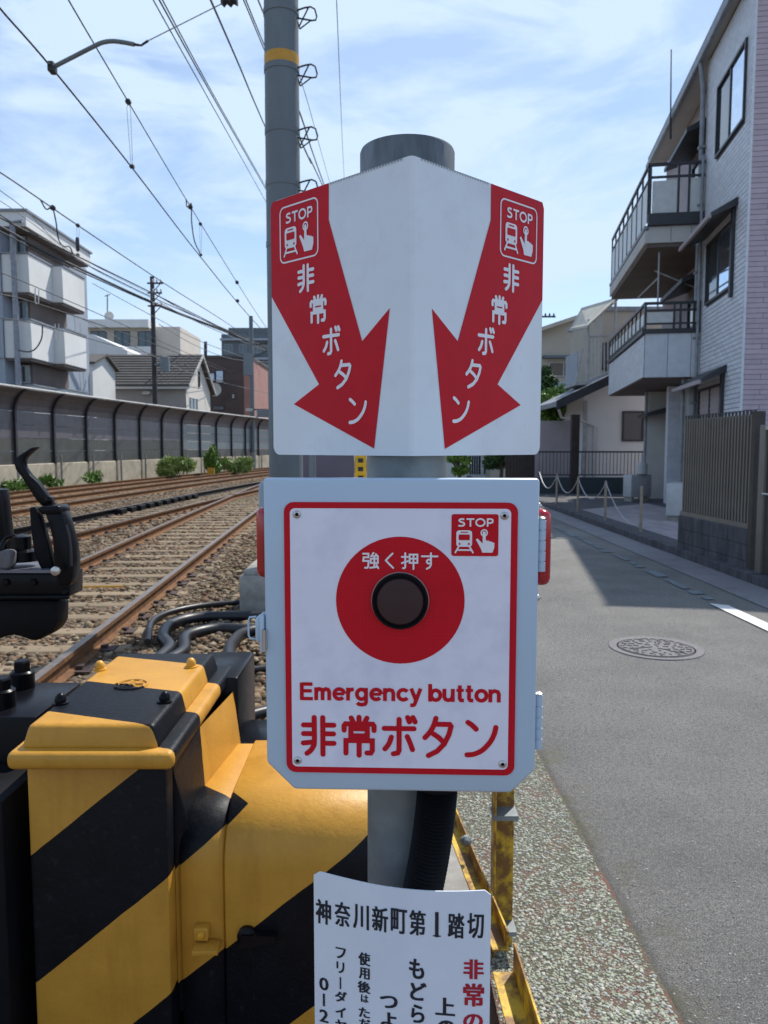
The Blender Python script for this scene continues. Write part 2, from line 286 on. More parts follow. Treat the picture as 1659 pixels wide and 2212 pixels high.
def stripes(name, ax, period, phase, duty, yc, bc, mask=None, wob=0.012):
    m = bpy.data.materials.new(name); m.use_nodes = True; nt = m.node_tree; b = nt.nodes['Principled BSDF']
    g = nt.nodes.new('ShaderNodeNewGeometry'); sx = nt.nodes.new('ShaderNodeSeparateXYZ'); nt.links.new(g.outputs['Position'], sx.inputs[0])
    X, Y, Z = sx.outputs
    t = mth(nt, 'ADD', mth(nt, 'ADD', mth(nt, 'MULTIPLY', X, ax[0]), mth(nt, 'MULTIPLY', Y, ax[1])), mth(nt, 'MULTIPLY', Z, ax[2]))
    n = noise(nt, 5, 3, 0.5, g.outputs['Position']); t = mth(nt, 'ADD', t, mth(nt, 'MULTIPLY', n, wob))
    fr = mth(nt, 'FRACT', mth(nt, 'DIVIDE', mth(nt, 'ADD', t, phase), period))
    isb = mth(nt, 'LESS_THAN', fr, duty)
    if mask: isb = mth(nt, 'MULTIPLY', isb, mth(nt, 'MAXIMUM', mth(nt, 'LESS_THAN', t, 0.85), mth(nt, 'LESS_THAN', mth(nt, 'ADD', mth(nt, 'ADD', mth(nt, 'MULTIPLY', X, mask[0]), mth(nt, 'MULTIPLY', Y, mask[1])), mth(nt, 'MULTIPLY', n, 0.03)), mask[2])))
    n2 = noise(nt, 9, 6, 0.65, g.outputs['Position'])
    y = ramp(nt, n2, 0.3, 0.75, tuple(c * 0.82 for c in yc), yc)
    gs = nt.nodes.new('ShaderNodeMapping'); gs.inputs['Scale'].default_value = (14, 14, 1.6); nt.links.new(g.outputs['Position'], gs.inputs[0])
    drip = mth(nt, 'MULTIPLY', ramp(nt, noise(nt, 1.0, 6, 0.7, gs.outputs[0]), 0.52, 0.72), 0.35); y = nmix(nt, y, (0.30, 0.12, 0.012), drip)
    speck = ramp(nt, noise(nt, 55, 4, 0.7, g.outputs['Position']), 0.70, 0.76); y = nmix(nt, y, (0.10, 0.05, 0.02), mth(nt, 'MULTIPLY', speck, 0.6)); k = ramp(nt, n2, 0.3, 0.75, bc, tuple(c * 1.7 for c in bc)); k = nmix(nt, k, (0.03, 0.033, 0.038), mth(nt, 'MULTIPLY', ramp(nt, noise(nt, 38, 7, 0.75, g.outputs['Position']), 0.56, 0.72), 0.45))
    # fine scratches where black paint has worn
    nt.links.new(nmix(nt, y, k, isb), b.inputs['Base Color'])
    nt.links.new(mth(nt, 'MULTIPLY_ADD', n2, 0.30, 0.30), b.inputs['Roughness']); b.inputs['Coat Weight'].default_value = 0.0; nt.links.new(mth(nt, 'MULTIPLY_ADD', isb, -0.17, 0.35), b.inputs['Specular IOR Level'])
    bp = nt.nodes.new('ShaderNodeBump'); bp.inputs['Strength'].default_value = 0.4; bp.inputs['Distance'].default_value = 0.003
    nt.links.new(noise(nt, 70, 5, 0.6, g.outputs['Position']), bp.inputs['Height']); nt.links.new(bp.outputs[0], b.inputs['Normal'])
    return m
YEL = (0.58, 0.285, 0.035); BLK = (0.0035, 0.004, 0.006)

# ------------------------------------------------------------------ setting: ground, ballast, road
def sheet(name, x0, x1, y0, y1, z, m, nx=1, ny=1, fn=None, parent=None):
    b = MB(); vs = []; fs = []
    for j in range(ny + 1):
        for i in range(nx + 1):
            x = x0 + (x1 - x0) * i / nx; y = y0 + (y1 - y0) * j / ny
            vs.append((x, y, z) if fn is None else fn(x, y, z))
    for j in range(ny):
        for i in range(nx):
            a = j * (nx + 1) + i; fs.append((a, a + 1, a + nx + 2, a + nx + 1))
    b.add(vs, fs); return b.build(name, m, parent)
ground = sheet('ground', -600, 600, -300, 1500, -0.22, M['soil'], 40, 40); struct(ground)
def bend(Y): return 0.0015 * Y * Y if Y < 75 else 0.0015 * 75 * 75 + 0.225 * (Y - 75)
def bedfn(x, y, z):
    n = random.uniform(-0.012, 0.012)
    return (x + bend(y) * (1 if x < -0.4 else 0.0), y, z + n)
bed = sheet('ballast_ground', -16.2, -0.45, -1, 110, -0.115, M['ballast_bed'], 70, 240, bedfn); struct(bed)
road = sheet('road', 0.79, 4.02, -3, 70, 0.0, M['asphalt'], 8, 60, lambda x, y, z: (x + (0.05 - 0.012 * y if x < 0.9 else 0), y, z + 0.0 + 0.012 * sin(x * 1.3) * 0)); struct(road)
apron = sheet('pavement_verge', 0.34, 0.86, -3, 70, 0.030, M['pebble_bed'], 26, 200, lambda x, y, z: ((0.842 + random.uniform(-.003, .003) if x > .83 else x) + (-0.012 * y), y, z if x < .85 else -.02)); struct(apron)
sheet('path', -0.45, 0.36, -3, 70, -0.02, M['brownplank'], 4, 60, lambda x, y, z: (x - 0.012 * y, y, z + random.uniform(-.004, .004)))['kind'] = 'structure'
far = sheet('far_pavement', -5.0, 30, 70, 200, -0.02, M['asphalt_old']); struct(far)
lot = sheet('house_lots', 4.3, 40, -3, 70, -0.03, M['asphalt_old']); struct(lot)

# pebbles set in the washed aggregate strip
ICO = None
def ico():
    global ICO
    b = bmesh.new(); bmesh.ops.create_icosphere(b, subdivisions=1, radius=1)
    v = np.array([p.co[:] for p in b.verts]); f = np.array([[q.index for q in t.verts] for t in b.faces]); b.free(); return v, f
def scatter(name, pts, size, flat, m, parent=None, jit=0.25):
    V, F = ico(); n = len(pts); nv = len(V)
    s = size[0] + (size[1] - size[0]) * rng.random(n) ** 1.6
    P = V[None] * (1 + jit * (rng.random((n, nv, 1)) - .5) * 2)
    P = P * np.stack([s * (0.75 + .6 * rng.random(n)), s * (0.75 + .6 * rng.random(n)), s * flat * (0.7 + .6 * rng.random(n))], 1)[:, None, :]
    a = rng.random(n) * 2 * pi; t = (rng.random(n) - .5) * (1.2 if flat > .5 else .3)
    ct, st = np.cos(t)[:, None], np.sin(t)[:, None]; x, y, z = P[..., 0].copy(), P[..., 1].copy(), P[..., 2].copy()
    x, z = x * ct - z * st, x * st + z * ct
    ca, sa = np.cos(a)[:, None], np.sin(a)[:, None]; x, y = x * ca - y * sa, x * sa + y * ca
    P = np.stack([x, y, z], 2) + np.array(pts)[:, None, :]
    me = bpy.data.meshes.new(name); me.vertices.add(n * nv); me.vertices.foreach_set('co', P.reshape(-1).astype(np.float32))
    idx = (F[None] + (np.arange(n) * nv)[:, None, None]).reshape(-1); nf = n * len(F)
    me.loops.add(nf * 3); me.loops.foreach_set('vertex_index', idx.astype(np.int32)); me.polygons.add(nf)
    me.polygons.foreach_set('loop_start', (np.arange(nf) * 3).astype(np.int32)); me.update(calc_edges=True); me.validate()
    me.materials.append(m); o = bpy.data.objects.new(name, me); C.objects.link(o); o['kind'] = 'stuff'
    if parent: o.parent = parent
    return o
pp = []
while len(pp) < 27000:
    y = 1.7 + 4.0 * random.random() ** 1.5; x = random.uniform(0.345, 0.832) - 0.012 * y; pp.append((x, y, 0.030))
o = scatter('pebbles', pp, (0.0024, 0.0072), 0.5, M['pebble']); tag(o, 'pale green and pinkish washed pebbles set in the roadside strip', 'pebbles')
# loose chippings on the asphalt
pp = [(random.uniform(0.85, 4.0), 2 + 9 * random.random() ** 1.4, 0.0) for _ in range(42000)]
M['chip'] = mat('road_chip', (0.2, 0.2, 0.2), 0.8, geo=True, island_cols=[(0.17, 0.165, 0.165), (0.23, 0.225, 0.22), (0.29, 0.28, 0.27), (0.46, 0.45, 0.42), (0.15, 0.145, 0.14), (0.10, 0.10, 0.10), (0.21, 0.20, 0.19), (0.34, 0.31, 0.25)])
o = scatter('road_chippings', pp, (0.0018, 0.0050), 0.45, M['chip']); tag(o, 'small pale stone chippings bound in the grey road surface', 'chippings')

# tracks -----------------------------------------------------------
def fA(Y): return -3.53 - 0.066 * Y + 0.0004 * Y * Y
def rail_curve(x0): return lambda Y: x0 + bend(Y)
TOP = 0.05
PROF = [(-0.0325, 0), (0.0325, 0), (0.0325, -0.035), (0.009, -0.045), (0.009, -0.125), (0.0625, -0.142), (0.0625, -0.153), (-0.0625, -0.153), (-0.0625, -0.142), (-0.009, -0.125), (-0.009, -0.045), (-0.0325, -0.035)]
def rail(parent, fn, y0, y1, n, mats, name='rail'):
    b = MB(); k = len(PROF); vs = []; fs = []; mi = []
    for i in range(n + 1):
        Y = y0 + (y1 - y0) * i / n; X = fn(Y)
        for a, z in PROF: vs.append((X + a, Y, TOP + z))
    for i in range(n):
        for j in range(k):
            fs.append((i * k + j, i * k + (j + 1) % k, (i + 1) * k + (j + 1) % k, (i + 1) * k + j)); mi.append(1 if j == 0 else 0)
    fs += [tuple(range(k - 1, -1, -1)), tuple(n * k + j for j in range(k))]; mi += [0, 0]
    b.v = vs; b.f = fs; b.m = mi; return b.build(name, mats, parent, smooth=20)
slb = MB().box((-1.02, -0.11, -0.24), (1.02, 0.11, -0.098)).build('sleeper', M['sleeper'], bevel=0.012, seg=1)
clip = MB().box((-0.17, -0.09, -0.1), (0.17, 0.09, -0.088)).box((-0.1, -0.03, -0.088), (-0.05, 0.03, -0.06)).box((0.05, -0.03, -0.088), (0.1, 0.03, -0.06)).build('tie_plate', M['rust_dark'])
def track(fl, fr, label, y0, y1, sl_to, step=0.62, dark=False, lblack=False, first=0.0, plates=0):
    t = thing('railway_track', label, 'railway track', (0, 0, 0), group='railway tracks')
    m = [M['rust_dark'] if dark else M['rust'], M['railtop']]
    rail(t, fl, y0, y1, 90, [M['blackmatte'], M['railtop']] if lblack else m); rail(t, fr, y0, y1, 90, m)
    y = y0 + first; k = 0
    while y < sl_to:
        cx = (fl(y) + fr(y)) / 2; sl = (fl(y + .3) - fl(y - .3)) / .6
        Mx = Matrix.Translation((cx, y, 0)) @ Matrix.Rotation(-math.atan(sl) + random.uniform(-.012, .012), 4, 'Z')
        o = inst(slb, t, M=Mx)
        if plates and y < plates:
            for f in (fl, fr):
                inst(clip, t, M=Matrix.Translation((f(y), y, 0)) @ Matrix.Rotation(-math.atan(sl), 4, 'Z'))
        y += step; k += 1
    return t
track(fA, lambda Y: fA(Y) + 1.5, 'nearest railway track with rust brown rails running left of the big pole', 0.5, 36.5, 36, first=.3, plates=14)
track(rail_curve(-7.4), rail_curve(-5.9), 'second railway track that the nearest track merges into', 2, 95, 48, first=.1, plates=22, lblack=True)
track(rail_curve(-11.2), rail_curve(-9.7), 'third railway track out from the road, before the wall side track', 8, 110, 45)
track(rail_curve(-14.2), rail_curve(-12.7), 'farthest railway track along the foot of the noise barrier', 14, 110, 45)
bpy.data.objects.remove(slb); bpy.data.objects.remove(clip)
# guard blocks under rail of the second track
gb = thing('guard_rail_ramp', 'row of black toothed blocks beside the far rail of the second track', 'rail guard')
for k in range(10):
    Y = 19.3 + k * 0.66; MB().box((-7.4 + bend(Y) + 0.06, Y, -0.1), (-7.4 + bend(Y) + 0.24, Y + 0.42, 0.045)).build('block', M['blackmatte'], gb, bevel=0.02, seg=1)
# ballast stones
def onrail(x, y):
    for f in (fA, lambda Y: fA(Y) + 1.5, rail_curve(-7.4), rail_curve(-5.9), rail_curve(-9.7), rail_curve(-11.2)):
        if abs(x - f(y)) < 0.05: return True
    return False
def slp(x, y):                      # sleepers stay partly bare
    if fA(y) - .27 < x < fA(y) + 1.77 and y < 36: return ((y - .8 + 0.11) % 0.62) < 0.2
    if -7.67 < x - bend(y) < -5.6: return ((y - 2.1 + 0.11) % 0.62) < 0.2
    return False
pts = []
while len(pts) < 30000:
    y = 2.2 + 11 * random.random() ** 1.15; x = random.uniform(max(-9.0, -0.62 * y - 1), -0.42)
    if onrail(x, y) or (slp(x, y) and random.random() < (.72 if x > fA(y) + .35 else .86)): continue
    hz = -0.112 + random.uniform(-0.022, 0.010)
    if x > fA(y) + 1.9: hz += 0.03 * min(1, (x - fA(y) - 1.9) / .6)
    pts.append((x, y, hz))
o = scatter('ballast', pts, (0.017, 0.042), 0.62, M['stone'], jit=.42); tag(o, 'near bed of brown and tan track ballast stones between the rails', 'ballast')
pts = []
while len(pts) < 26000:
    y = 12.5 + 34 * random.random() ** 1.5; x = random.uniform(max(-16.0, -0.55 * y - 1), -0.6 - .02 * y)
    x += bend(y) * (1 if x < -8 else 0.3)
    if onrail(x, y) or (slp(x, y) and random.random() < .93): continue
    pts.append((x, y, -0.115 + random.uniform(-0.02, 0.012)))
o = scatter('ballast', pts, (0.03, 0.06), 0.6, M['stone']); tag(o, 'distant bed of brown ballast stones stretching along all the tracks', 'ballast')

# road details ----------------------------------------------------
gt = sheet('gutter', 3.8, 4.3, 4, 60, 0.008, M['gutter'], 2, 60); struct(gt)
for k in range(70):
    y = 3.5 + k * 0.6
    o = MB().box((4.3, y + .004, -0.05), (4.45, y + .596, 0.12)).build('kerb_stone', M['conc_dark'], gt, bevel=0.012, seg=1)
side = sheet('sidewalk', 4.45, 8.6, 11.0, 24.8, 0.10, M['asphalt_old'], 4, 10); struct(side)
for k in range(11):
    for j in range(15):
        x = 4.75 + j * 0.31 * .48; y = 11.6 + k * .62 + (x - 4.75) * 0.9
        MB().box((x, y, 0.1), (x + .142, y + .6, 0.113)).build('paving_tile', M['paver'], side)
wl = thing('road_marking', 'solid white edge line painted on the sunlit road', 'road marking')
MB().add([(3.36, 2.5, .012), (3.52, 2.5, .012), (3.47, 7.65, .012), (3.32, 7.75, .012)], [(0, 1, 2, 3)]).build('paint', M['whitepaint'], wl)
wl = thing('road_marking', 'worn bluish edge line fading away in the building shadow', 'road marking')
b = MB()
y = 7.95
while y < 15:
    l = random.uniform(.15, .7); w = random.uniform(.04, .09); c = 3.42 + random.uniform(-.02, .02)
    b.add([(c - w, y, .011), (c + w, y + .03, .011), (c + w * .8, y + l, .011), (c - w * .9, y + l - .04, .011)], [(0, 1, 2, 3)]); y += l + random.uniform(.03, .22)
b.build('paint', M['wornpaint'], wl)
# manhole
mh = thing('manhole_cover', 'round patterned cast iron manhole cover set in the road', 'manhole cover', (2.17, 6.03, 0.0), R(20))
MB().lathe([(0.30, 0.0), (0.30, 0.006), (0.36, 0.008), (0.365, 0.0)], n=48).build('rim', M['iron'], mh)
MB().lathe([(0.001, 0.0), (0.288, 0.0), (0.288, 0.006), (0.001, 0.0065)], n=48).build('lid', M['iron'], mh)
b = MB()
for ring, n in ((0.25, 22), (0.20, 18), (0.15, 12), (0.09, 7)):
    for k in range(n):
        a = 2 * pi * k / n + ring * 9; w = 0.014; c = (ring * cos(a), ring * sin(a)); da = a + (0.8 if k % 2 else -0.5)
        p = [(c[0] + w * 1.5 * cos(da) * s + w * .6 * -sin(da) * t, c[1] + w * 1.5 * sin(da) * s + w * .6 * cos(da) * t) for s, t in ((-1, -1), (1, -1), (1, 1), (-1, 1))]
        b.prism(p, lambda q: (q[0], q[1], 0.006), lambda q: (q[0], q[1], 0.0125))
for k in range(3):
    a = k * 2.1 + .4; b.tube([(0.03 * cos(a), 0.03 * sin(a), .008), (0.24 * cos(a + .5), 0.24 * sin(a + .5), .008)], 0.006, 6)
b.lathe([(0.268, 0.005), (0.27, 0.012), (0.28, 0.012), (0.282, 0.005)], n=48)
b.build('raised_pattern', M['iron'], mh)

# ------------------------------------------------------------------ noise barrier
nbar = thing('noise_barrier', 'long dark panelled noise barrier with curved posts on a concrete base behind the tracks', 'noise barrier')
def wx(Y): return -15.7 + 0.0015 * Y * Y
Ys = [21.4 + 2.86 * k for k in range(20)]
for k in range(len(Ys) - 1):
    p0 = Vector((wx(Ys[k]), Ys[k], 0)); p1 = Vector((wx(Ys[k + 1]), Ys[k + 1], 0)); d = (p1 - p0); L = d.length; d.normalize(); n = Vector((d.y, -d.x, 0))
    def Q(a, o, z): return p0 + d * a + n * o + Vector((0, 0, z))
    MB().hexa([Q(0.02, -.1, -.2), Q(L - .02, -.1, -.2), Q(L - .02, .1, -.2), Q(.02, .1, -.2), Q(0.02, -.1, .92), Q(L - .02, -.1, .92), Q(L - .02, .1, .92), Q(.02, .1, .92)]).build('concrete_block', M['conc_warm'], nbar, bevel=0.02, seg=1)
    for r in range(4):
        z0 = 0.93 + r * .52; z1 = z0 + .5; glassy = (k >= 9 and r > 0)
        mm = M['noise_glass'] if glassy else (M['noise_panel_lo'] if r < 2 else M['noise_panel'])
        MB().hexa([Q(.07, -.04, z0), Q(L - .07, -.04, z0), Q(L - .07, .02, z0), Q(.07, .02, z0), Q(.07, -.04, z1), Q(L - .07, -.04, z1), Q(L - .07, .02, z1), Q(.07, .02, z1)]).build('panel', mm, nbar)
    cv = [(0, 3.02), (.04, 3.25), (.15, 3.5), (.30, 3.68), (.50, 3.83)]
    b = MB()
    for i in range(4):
        (o0, z0), (o1, z1) = cv[i], cv[i + 1]
        b.hexa([Q(.07, o0 - .03, z0), Q(L - .07, o0 - .03, z0), Q(L - .07, o0 + .0, z0 - .01), Q(.07, o0, z0 - .01), Q(.07, o1 - .03, z1), Q(L - .07, o1 - .03, z1), Q(L - .07, o1, z1 - .01), Q(.07, o1, z1 - .01)])
    b.build('curved_panel', M['noise_panel'], nbar)
    MB().tube([Q(0, .53, 3.87), Q(L, .53, 3.87)], 0.045, 8).build('top_rail', M['capmetal'], nbar)
    b = MB(); path = [(0.07, .9), (0.07, 3.02)] + [(o + .07, z) for o, z in cv[1:]]
    for i in range(len(path) - 1):
        (o0, z0), (o1, z1) = path[i], path[i + 1]; w = .065
        b.hexa([Q(-w, o0 - .07, z0), Q(w, o0 - .07, z0), Q(w, o0 + .05, z0), Q(-w, o0 + .05, z0), Q(-w, o1 - .07, z1), Q(w, o1 - .07, z1), Q(w, o1 + .05, z1), Q(-w, o1 + .05, z1)])
    b.build('post', M['darksteel'], nbar)
    MB().tube([Q(.25, .22, -.1), Q(.25, .22, 1.25)], .05, 8).build('stub_post', M['conc'], nbar)

# ------------------------------------------------------------------ houses left
def win(parent, x0, x1, z0, z1, y=-0.02, axis='x', fr=None, dark=True, split=1, side=1):
    """window in a wall plane; axis x: wall faces -y; axis y: wall faces +x (coords are then along y)"""
    f = MB(); t = .06
    def T(a, d, z): return (a, y - d, z) if axis == 'x' else (y + d, a, z)
    def B(bm, a0, a1, zz0, zz1, d0, d1):
        p, q = T(a0, d0, zz0), T(a1, d1, zz1); bm.box(tuple(min(p[i], q[i]) for i in range(3)), tuple(max(p[i], q[i]) for i in range(3)))
    B(f, x0, x1, z0, z0 + t, 0, .06); B(f, x0, x1, z1 - t, z1, 0, .06); B(f, x0, x0 + t, z0 + t, z1 - t, 0, .06); B(f, x1 - t, x1, z0 + t, z1 - t, 0, .06)
    for k in range(split): c = x0 + (x1 - x0) * (k + 1) / (split + 1); B(f, c - t / 2, c + t / 2, z0 + t, z1 - t, .005, .05)
    o = f.build('window', fr or M['frame'], parent)
    g = MB(); B(g, x0 + t, x1 - t, z0 + t, z1 - t, .0, .02); g.build('pane', M['glass'] if dark else M['glass_lit'], o)
    return o
ap = thing('apartment_block', 'pale apartment block with stepped white balconies at the left edge behind the barrier', 'apartment block', (.5, 0, 0))
MB().box((-30, 37.2, 0), (-17.9, 46, 12.0)).build('wall', M['siding'], ap)  # siding on the camera side, its shade put into the blue-grey colour
for k in range(27):
    MB().box((-30, 37.13, .3 + k * .42), (-17.95, 37.2, .3 + k * .42 + .40)).build('siding_board', M['siding'], ap)
MB().box((-30, 35.9, 11.6), (-16.75, 43.6, 12.25)).build('roof', M['whitewall'], ap)
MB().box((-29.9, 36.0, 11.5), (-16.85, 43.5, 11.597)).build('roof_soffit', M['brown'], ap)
MB().box((-30.1, 35.8, 12.252), (-16.65, 43.7, 12.35)).build('roof_coping', M['rooftrim'], ap)
for fl in range(4):
    z0 = 8.68 - fl * 2.98
    if z0 < 0: z0 = max(z0, -.2)
    b = MB().box((-18.0, 36.0, z0), (-16.75, 38.5, z0 + 1.72)); b.build('balcony_parapet', M['whitewall'], ap, bevel=.02, seg=1)
    MB().box((-18.0, 38.5, z0), (-16.25, 41.3, z0 + 1.72)).build('balcony_parapet', M['whitewall'], ap, bevel=.02, seg=1)
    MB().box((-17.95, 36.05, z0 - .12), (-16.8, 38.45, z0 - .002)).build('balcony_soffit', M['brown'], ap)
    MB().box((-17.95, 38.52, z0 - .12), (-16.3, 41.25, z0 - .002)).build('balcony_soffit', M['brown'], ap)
    MB().box((-18.05, 35.95, z0 + 1.72), (-16.7, 38.52, z0 + 1.79)).build('coping', M['rooftrim'], ap)
    MB().box((-18.05, 38.53, z0 + 1.72), (-16.2, 41.35, z0 + 1.79)).build('coping', M['rooftrim'], ap)
    win(ap, 37.4, 38.8, z0 + 1.9, z0 + 2.75, -17.9, 'y', M['framepale']); win(ap, 39.2, 41.0, z0 + 1.2, z0 + 2.78, -17.9, 'y', M['frame'])
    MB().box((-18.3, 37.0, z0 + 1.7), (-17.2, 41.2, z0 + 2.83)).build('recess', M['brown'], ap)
    win(ap, -18.1, -17.3, z0 + 1.9, z0 + 2.75, 36.98, 'x', M['framepale'])
    MB().box((-22, 35.9, z0), (-18.0, 37.0, z0 + 1.72)).build('side_wing', M['siding'], ap)
MB().box((-22, 35.98, 0), (-18.0, 37.1, 11.49)).build('side_wall', M['siding'], ap)
MB().tube([at(2, 480, 35.7), at(2, 480, 35.7) - Vector((0, 0, 10.8))], .12, 10).build('downpipe', M['rooftrim'], ap)
MB().tube([at(2, 560, 35.7), at(2, 480, 35.7), at(24, 478, 35.7)], .09, 8).build('downpipe', M['rooftrim'], ap)

hs = thing('gabled_house', 'gabled house with sunlit-toned cream end and dark grey roof behind the barrier', 'house')
GX = -13.3; WXL = -19.5
MB().box((WXL, 52, 0), (GX, 59.3, 5.8)).add([(GX, 52, 5.8), (GX, 59.3, 5.8), (GX, 55.7, 8.0), (WXL, 52, 5.8), (WXL, 59.3, 5.8), (WXL, 55.7, 8.0)], [(0, 1, 2), (5, 4, 3)]).build('wall', M['shadewall'], hs)
MB().add([(GX + .03, 52.05, 0), (GX + .03, 59.25, 0), (GX + .03, 59.25, 5.75), (GX + .03, 55.7, 7.95), (GX + .03, 52.05, 5.75)], [(0, 1, 2, 3, 4)]).build('gable_wall', mat('cream_gable_sunlit', (0.62, 0.58, 0.52), .8, var=.05, vs=1), hs)  # lighter sheet over the wall, sunlight on the gable put into its colour
rf = MB().hexa([(WXL - .3, 51.6, 5.55), (GX + .35, 51.6, 5.55), (GX + .35, 55.7, 8.02), (WXL - .3, 55.7, 8.02), (WXL - .3, 51.6, 5.72), (GX + .35, 51.6, 5.72), (GX + .35, 55.7, 8.2), (WXL - .3, 55.7, 8.2)]).hexa([(WXL - .3, 55.7, 8.02), (GX + .35, 55.7, 8.02), (GX + .35, 59.7, 5.55), (WXL - .3, 59.7, 5.55), (WXL - .3, 55.7, 8.2), (GX + .35, 55.7, 8.2), (GX + .35, 59.7, 5.72), (WXL - .3, 59.7, 5.72)]).build('roof', M['roofdark'], hs)
b = MB()
for r in range(12):
    t = r / 12; y = 51.6 + 4.1 * t; z = 5.73 + 2.48 * t; b.box((WXL - .3, y, z), (GX + .35, y + .3, z + .05))
b.build('shingle_course', M['roofdark'], rf)
MB().box((WXL - .3, 51.5, 5.45), (GX + .35, 51.62, 5.6)).build('gutter', M['capmetal'], hs)
for a, bb in (((52 - .4, 5.5), (55.7, 8.0)), ((55.7, 8.0), (59.7, 5.5))):
    MB().hexa([(GX + .33, a[0], a[1]), (GX + .42, a[0], a[1]), (GX + .42, bb[0], bb[1]), (GX + .33, bb[0], bb[1]), (GX + .33, a[0], a[1] + .2), (GX + .42, a[0], a[1] + .2), (GX + .42, bb[0], bb[1] + .2), (GX + .33, bb[0], bb[1] + .2)]).build('barge_board', M['capmetal'], hs)
win(hs, 53.0, 55.0, 3.4, 5.0, GX + .04, 'y', M['framepale']); win(hs, 55.5, 55.9, 5.9, 7.0, GX + .04, 'y', M['frame'], split=0)
MB().box((-16.1, 51.7, 5.1), (-15.6, 51.98, 5.3)).build('wall_lamp', M['capmetal'], hs)

wb = thing('white_building', 'wide white flat-roofed building far behind the gabled house', 'building')
Y0 = 80; p = at(120, 709, Y0); q = at(322, 709, Y0)
MB().box((p.x, Y0, 0), (q.x + .3, Y0 + 14, p.z)).build('wall', M['beige'], wb)
MB().box((p.x, Y0 - .6, p.z), (q.x + .1, Y0 + 14, p.z + .8)).build('roof', M['whitewall'], wb)
MB().box((p.x, Y0 - .5, p.z - 3.2), (q.x + .2, Y0 - .35, p.z - 1.9)).build('balcony_rail', M['whitewall'], wb)
for k in range(4): win(wb, p.x + 1.2 + k * 2.4, p.x + 2.8 + k * 2.4, p.z - 1.9, p.z - .3, Y0, 'x')
MB().box((q.x + .3, Y0 + 1, 0), (q.x + 2.9, Y0 + 10, p.z + .3)).build('stair_tower', mat('cream_tower', (.6, .55, .48), .8, var=.05, vs=1), wb)
MB().tube([at(232, 693, Y0 + 3), at(232, 636, Y0 + 3)], .07, 6).tube([at(226, 640, Y0 + 3), at(238, 636, Y0 + 3)], .05, 6).build('mast', M['wirelight'], wb)
MB().lathe([(.001, 0), (.45, .12), (.5, .2), (.001, .1)], at(237, 684, Y0 + 1), 16, axis='y').build('dish', M['capmetal'], wb)

sm_ = thing('small_white_gable', 'small white gable house squeezed between the apartment block and grey roof', 'house')
q = Vector((-17.6, 0, 0)); xl = -18.4
MB().add([(q.x, 47, 0), (q.x, 50.9, 0), (q.x, 50.9, 6.6), (q.x, 49, 7.3), (q.x, 47, 6.65), (xl, 47, 0), (xl, 50.9, 0), (xl, 50.9, 6.6), (xl, 49, 7.3), (xl, 47, 6.65)], [(0, 1, 2, 3, 4), (9, 8, 7, 6, 5), (0, 4, 9, 5), (1, 6, 7, 2)]).build('wall', M['whitewall'], sm_)
for ya, za, yb, zb2 in ((46.8, 6.58, 49, 7.3), (51.2, 6.5, 49, 7.3)):
    MB().hexa([(xl, ya, za), (q.x + .25, ya, za), (q.x + .25, yb, zb2), (xl, yb, zb2), (xl, ya, za + .14), (q.x + .25, ya, za + .14), (q.x + .25, yb, zb2 + .14), (xl, yb, zb2 + .14)]).build('roof', M['roofdark'], sm_)
b = MB()
MB().box((q.x + .02, 47.6, 3.6), (q.x + .6, 51.5, 3.7)).box((q.x + .55, 47.6, 4.5), (q.x + .6, 51.5, 4.58)).build('balcony_rail', M['frame'], sm_)
for k in range(12): MB().box((q.x + .55, 47.62 + k * .34, 3.7), (q.x + .59, 47.75 + k * .34, 4.5)).build('baluster', M['frame'], sm_)

ww = thing('white_side_building', 'plain white building with slanting top edge beside the apartment block', 'building')
p = at(130, 700, 60); q = at(275, 757, 60)
MB().prism([(p.x, 0), (q.x, 0), (q.x, q.z), (at(200, 722, 60).x, at(200, 722, 60).z), (p.x, at(200, 722, 60).z)], lambda w: (w[0], 60, w[1]), lambda w: (w[0], 68, w[1])).build('wall', M['whitewall'], ww)
win(ww, at(168, 730, 60).x, at(186, 730, 60).x, at(168, 758, 60).z, at(168, 735, 60).z, 60, 'x')

bb_ = thing('brown_building', 'dark brown tiled building with its sunlit end coloured pink beside the gabled house', 'building')
Yb = 66; p = at(438, 773, Yb); q = at(526, 773, Yb); r = at(542, 773, Yb)
MB().box((p.x, Yb, 0), (q.x, Yb + 10, p.z)).build('wall', M['brownbrick'], bb_)
MB().box((q.x, Yb - .02, 0), (r.x, Yb + 10, p.z)).build('sunlit_end', M['sunlitwall'], bb_)  # lit end of the brown building, sunlight put into the pink colour
MB().box((p.x - .1, Yb - .1, p.z), (r.x + .1, Yb + 10, p.z + .2)).build('roof', M['roofdark'], bb_)
for (a, c, e, f) in ((452, 805, 464, 824), (466, 800, 483, 828), (460, 876, 484, 886), (500, 850, 508, 862)):
    u = at(a, f, Yb); v = at(e, c, Yb); win(bb_, u.x, v.x, u.z, v.z, Yb, 'x', dark=False, split=0)
MB().tube([at(444, 773, Yb), at(444, 738, Yb)], .14, 8).build('chimney_pipe', M['utilpole'], bb_)
MB().lathe([(.001, 0), (.5, .1), (.55, .2), (.001, .1)], at(465, 842, Yb - 1), 18, axis='y').build('dish', M['capmetal'], bb_)

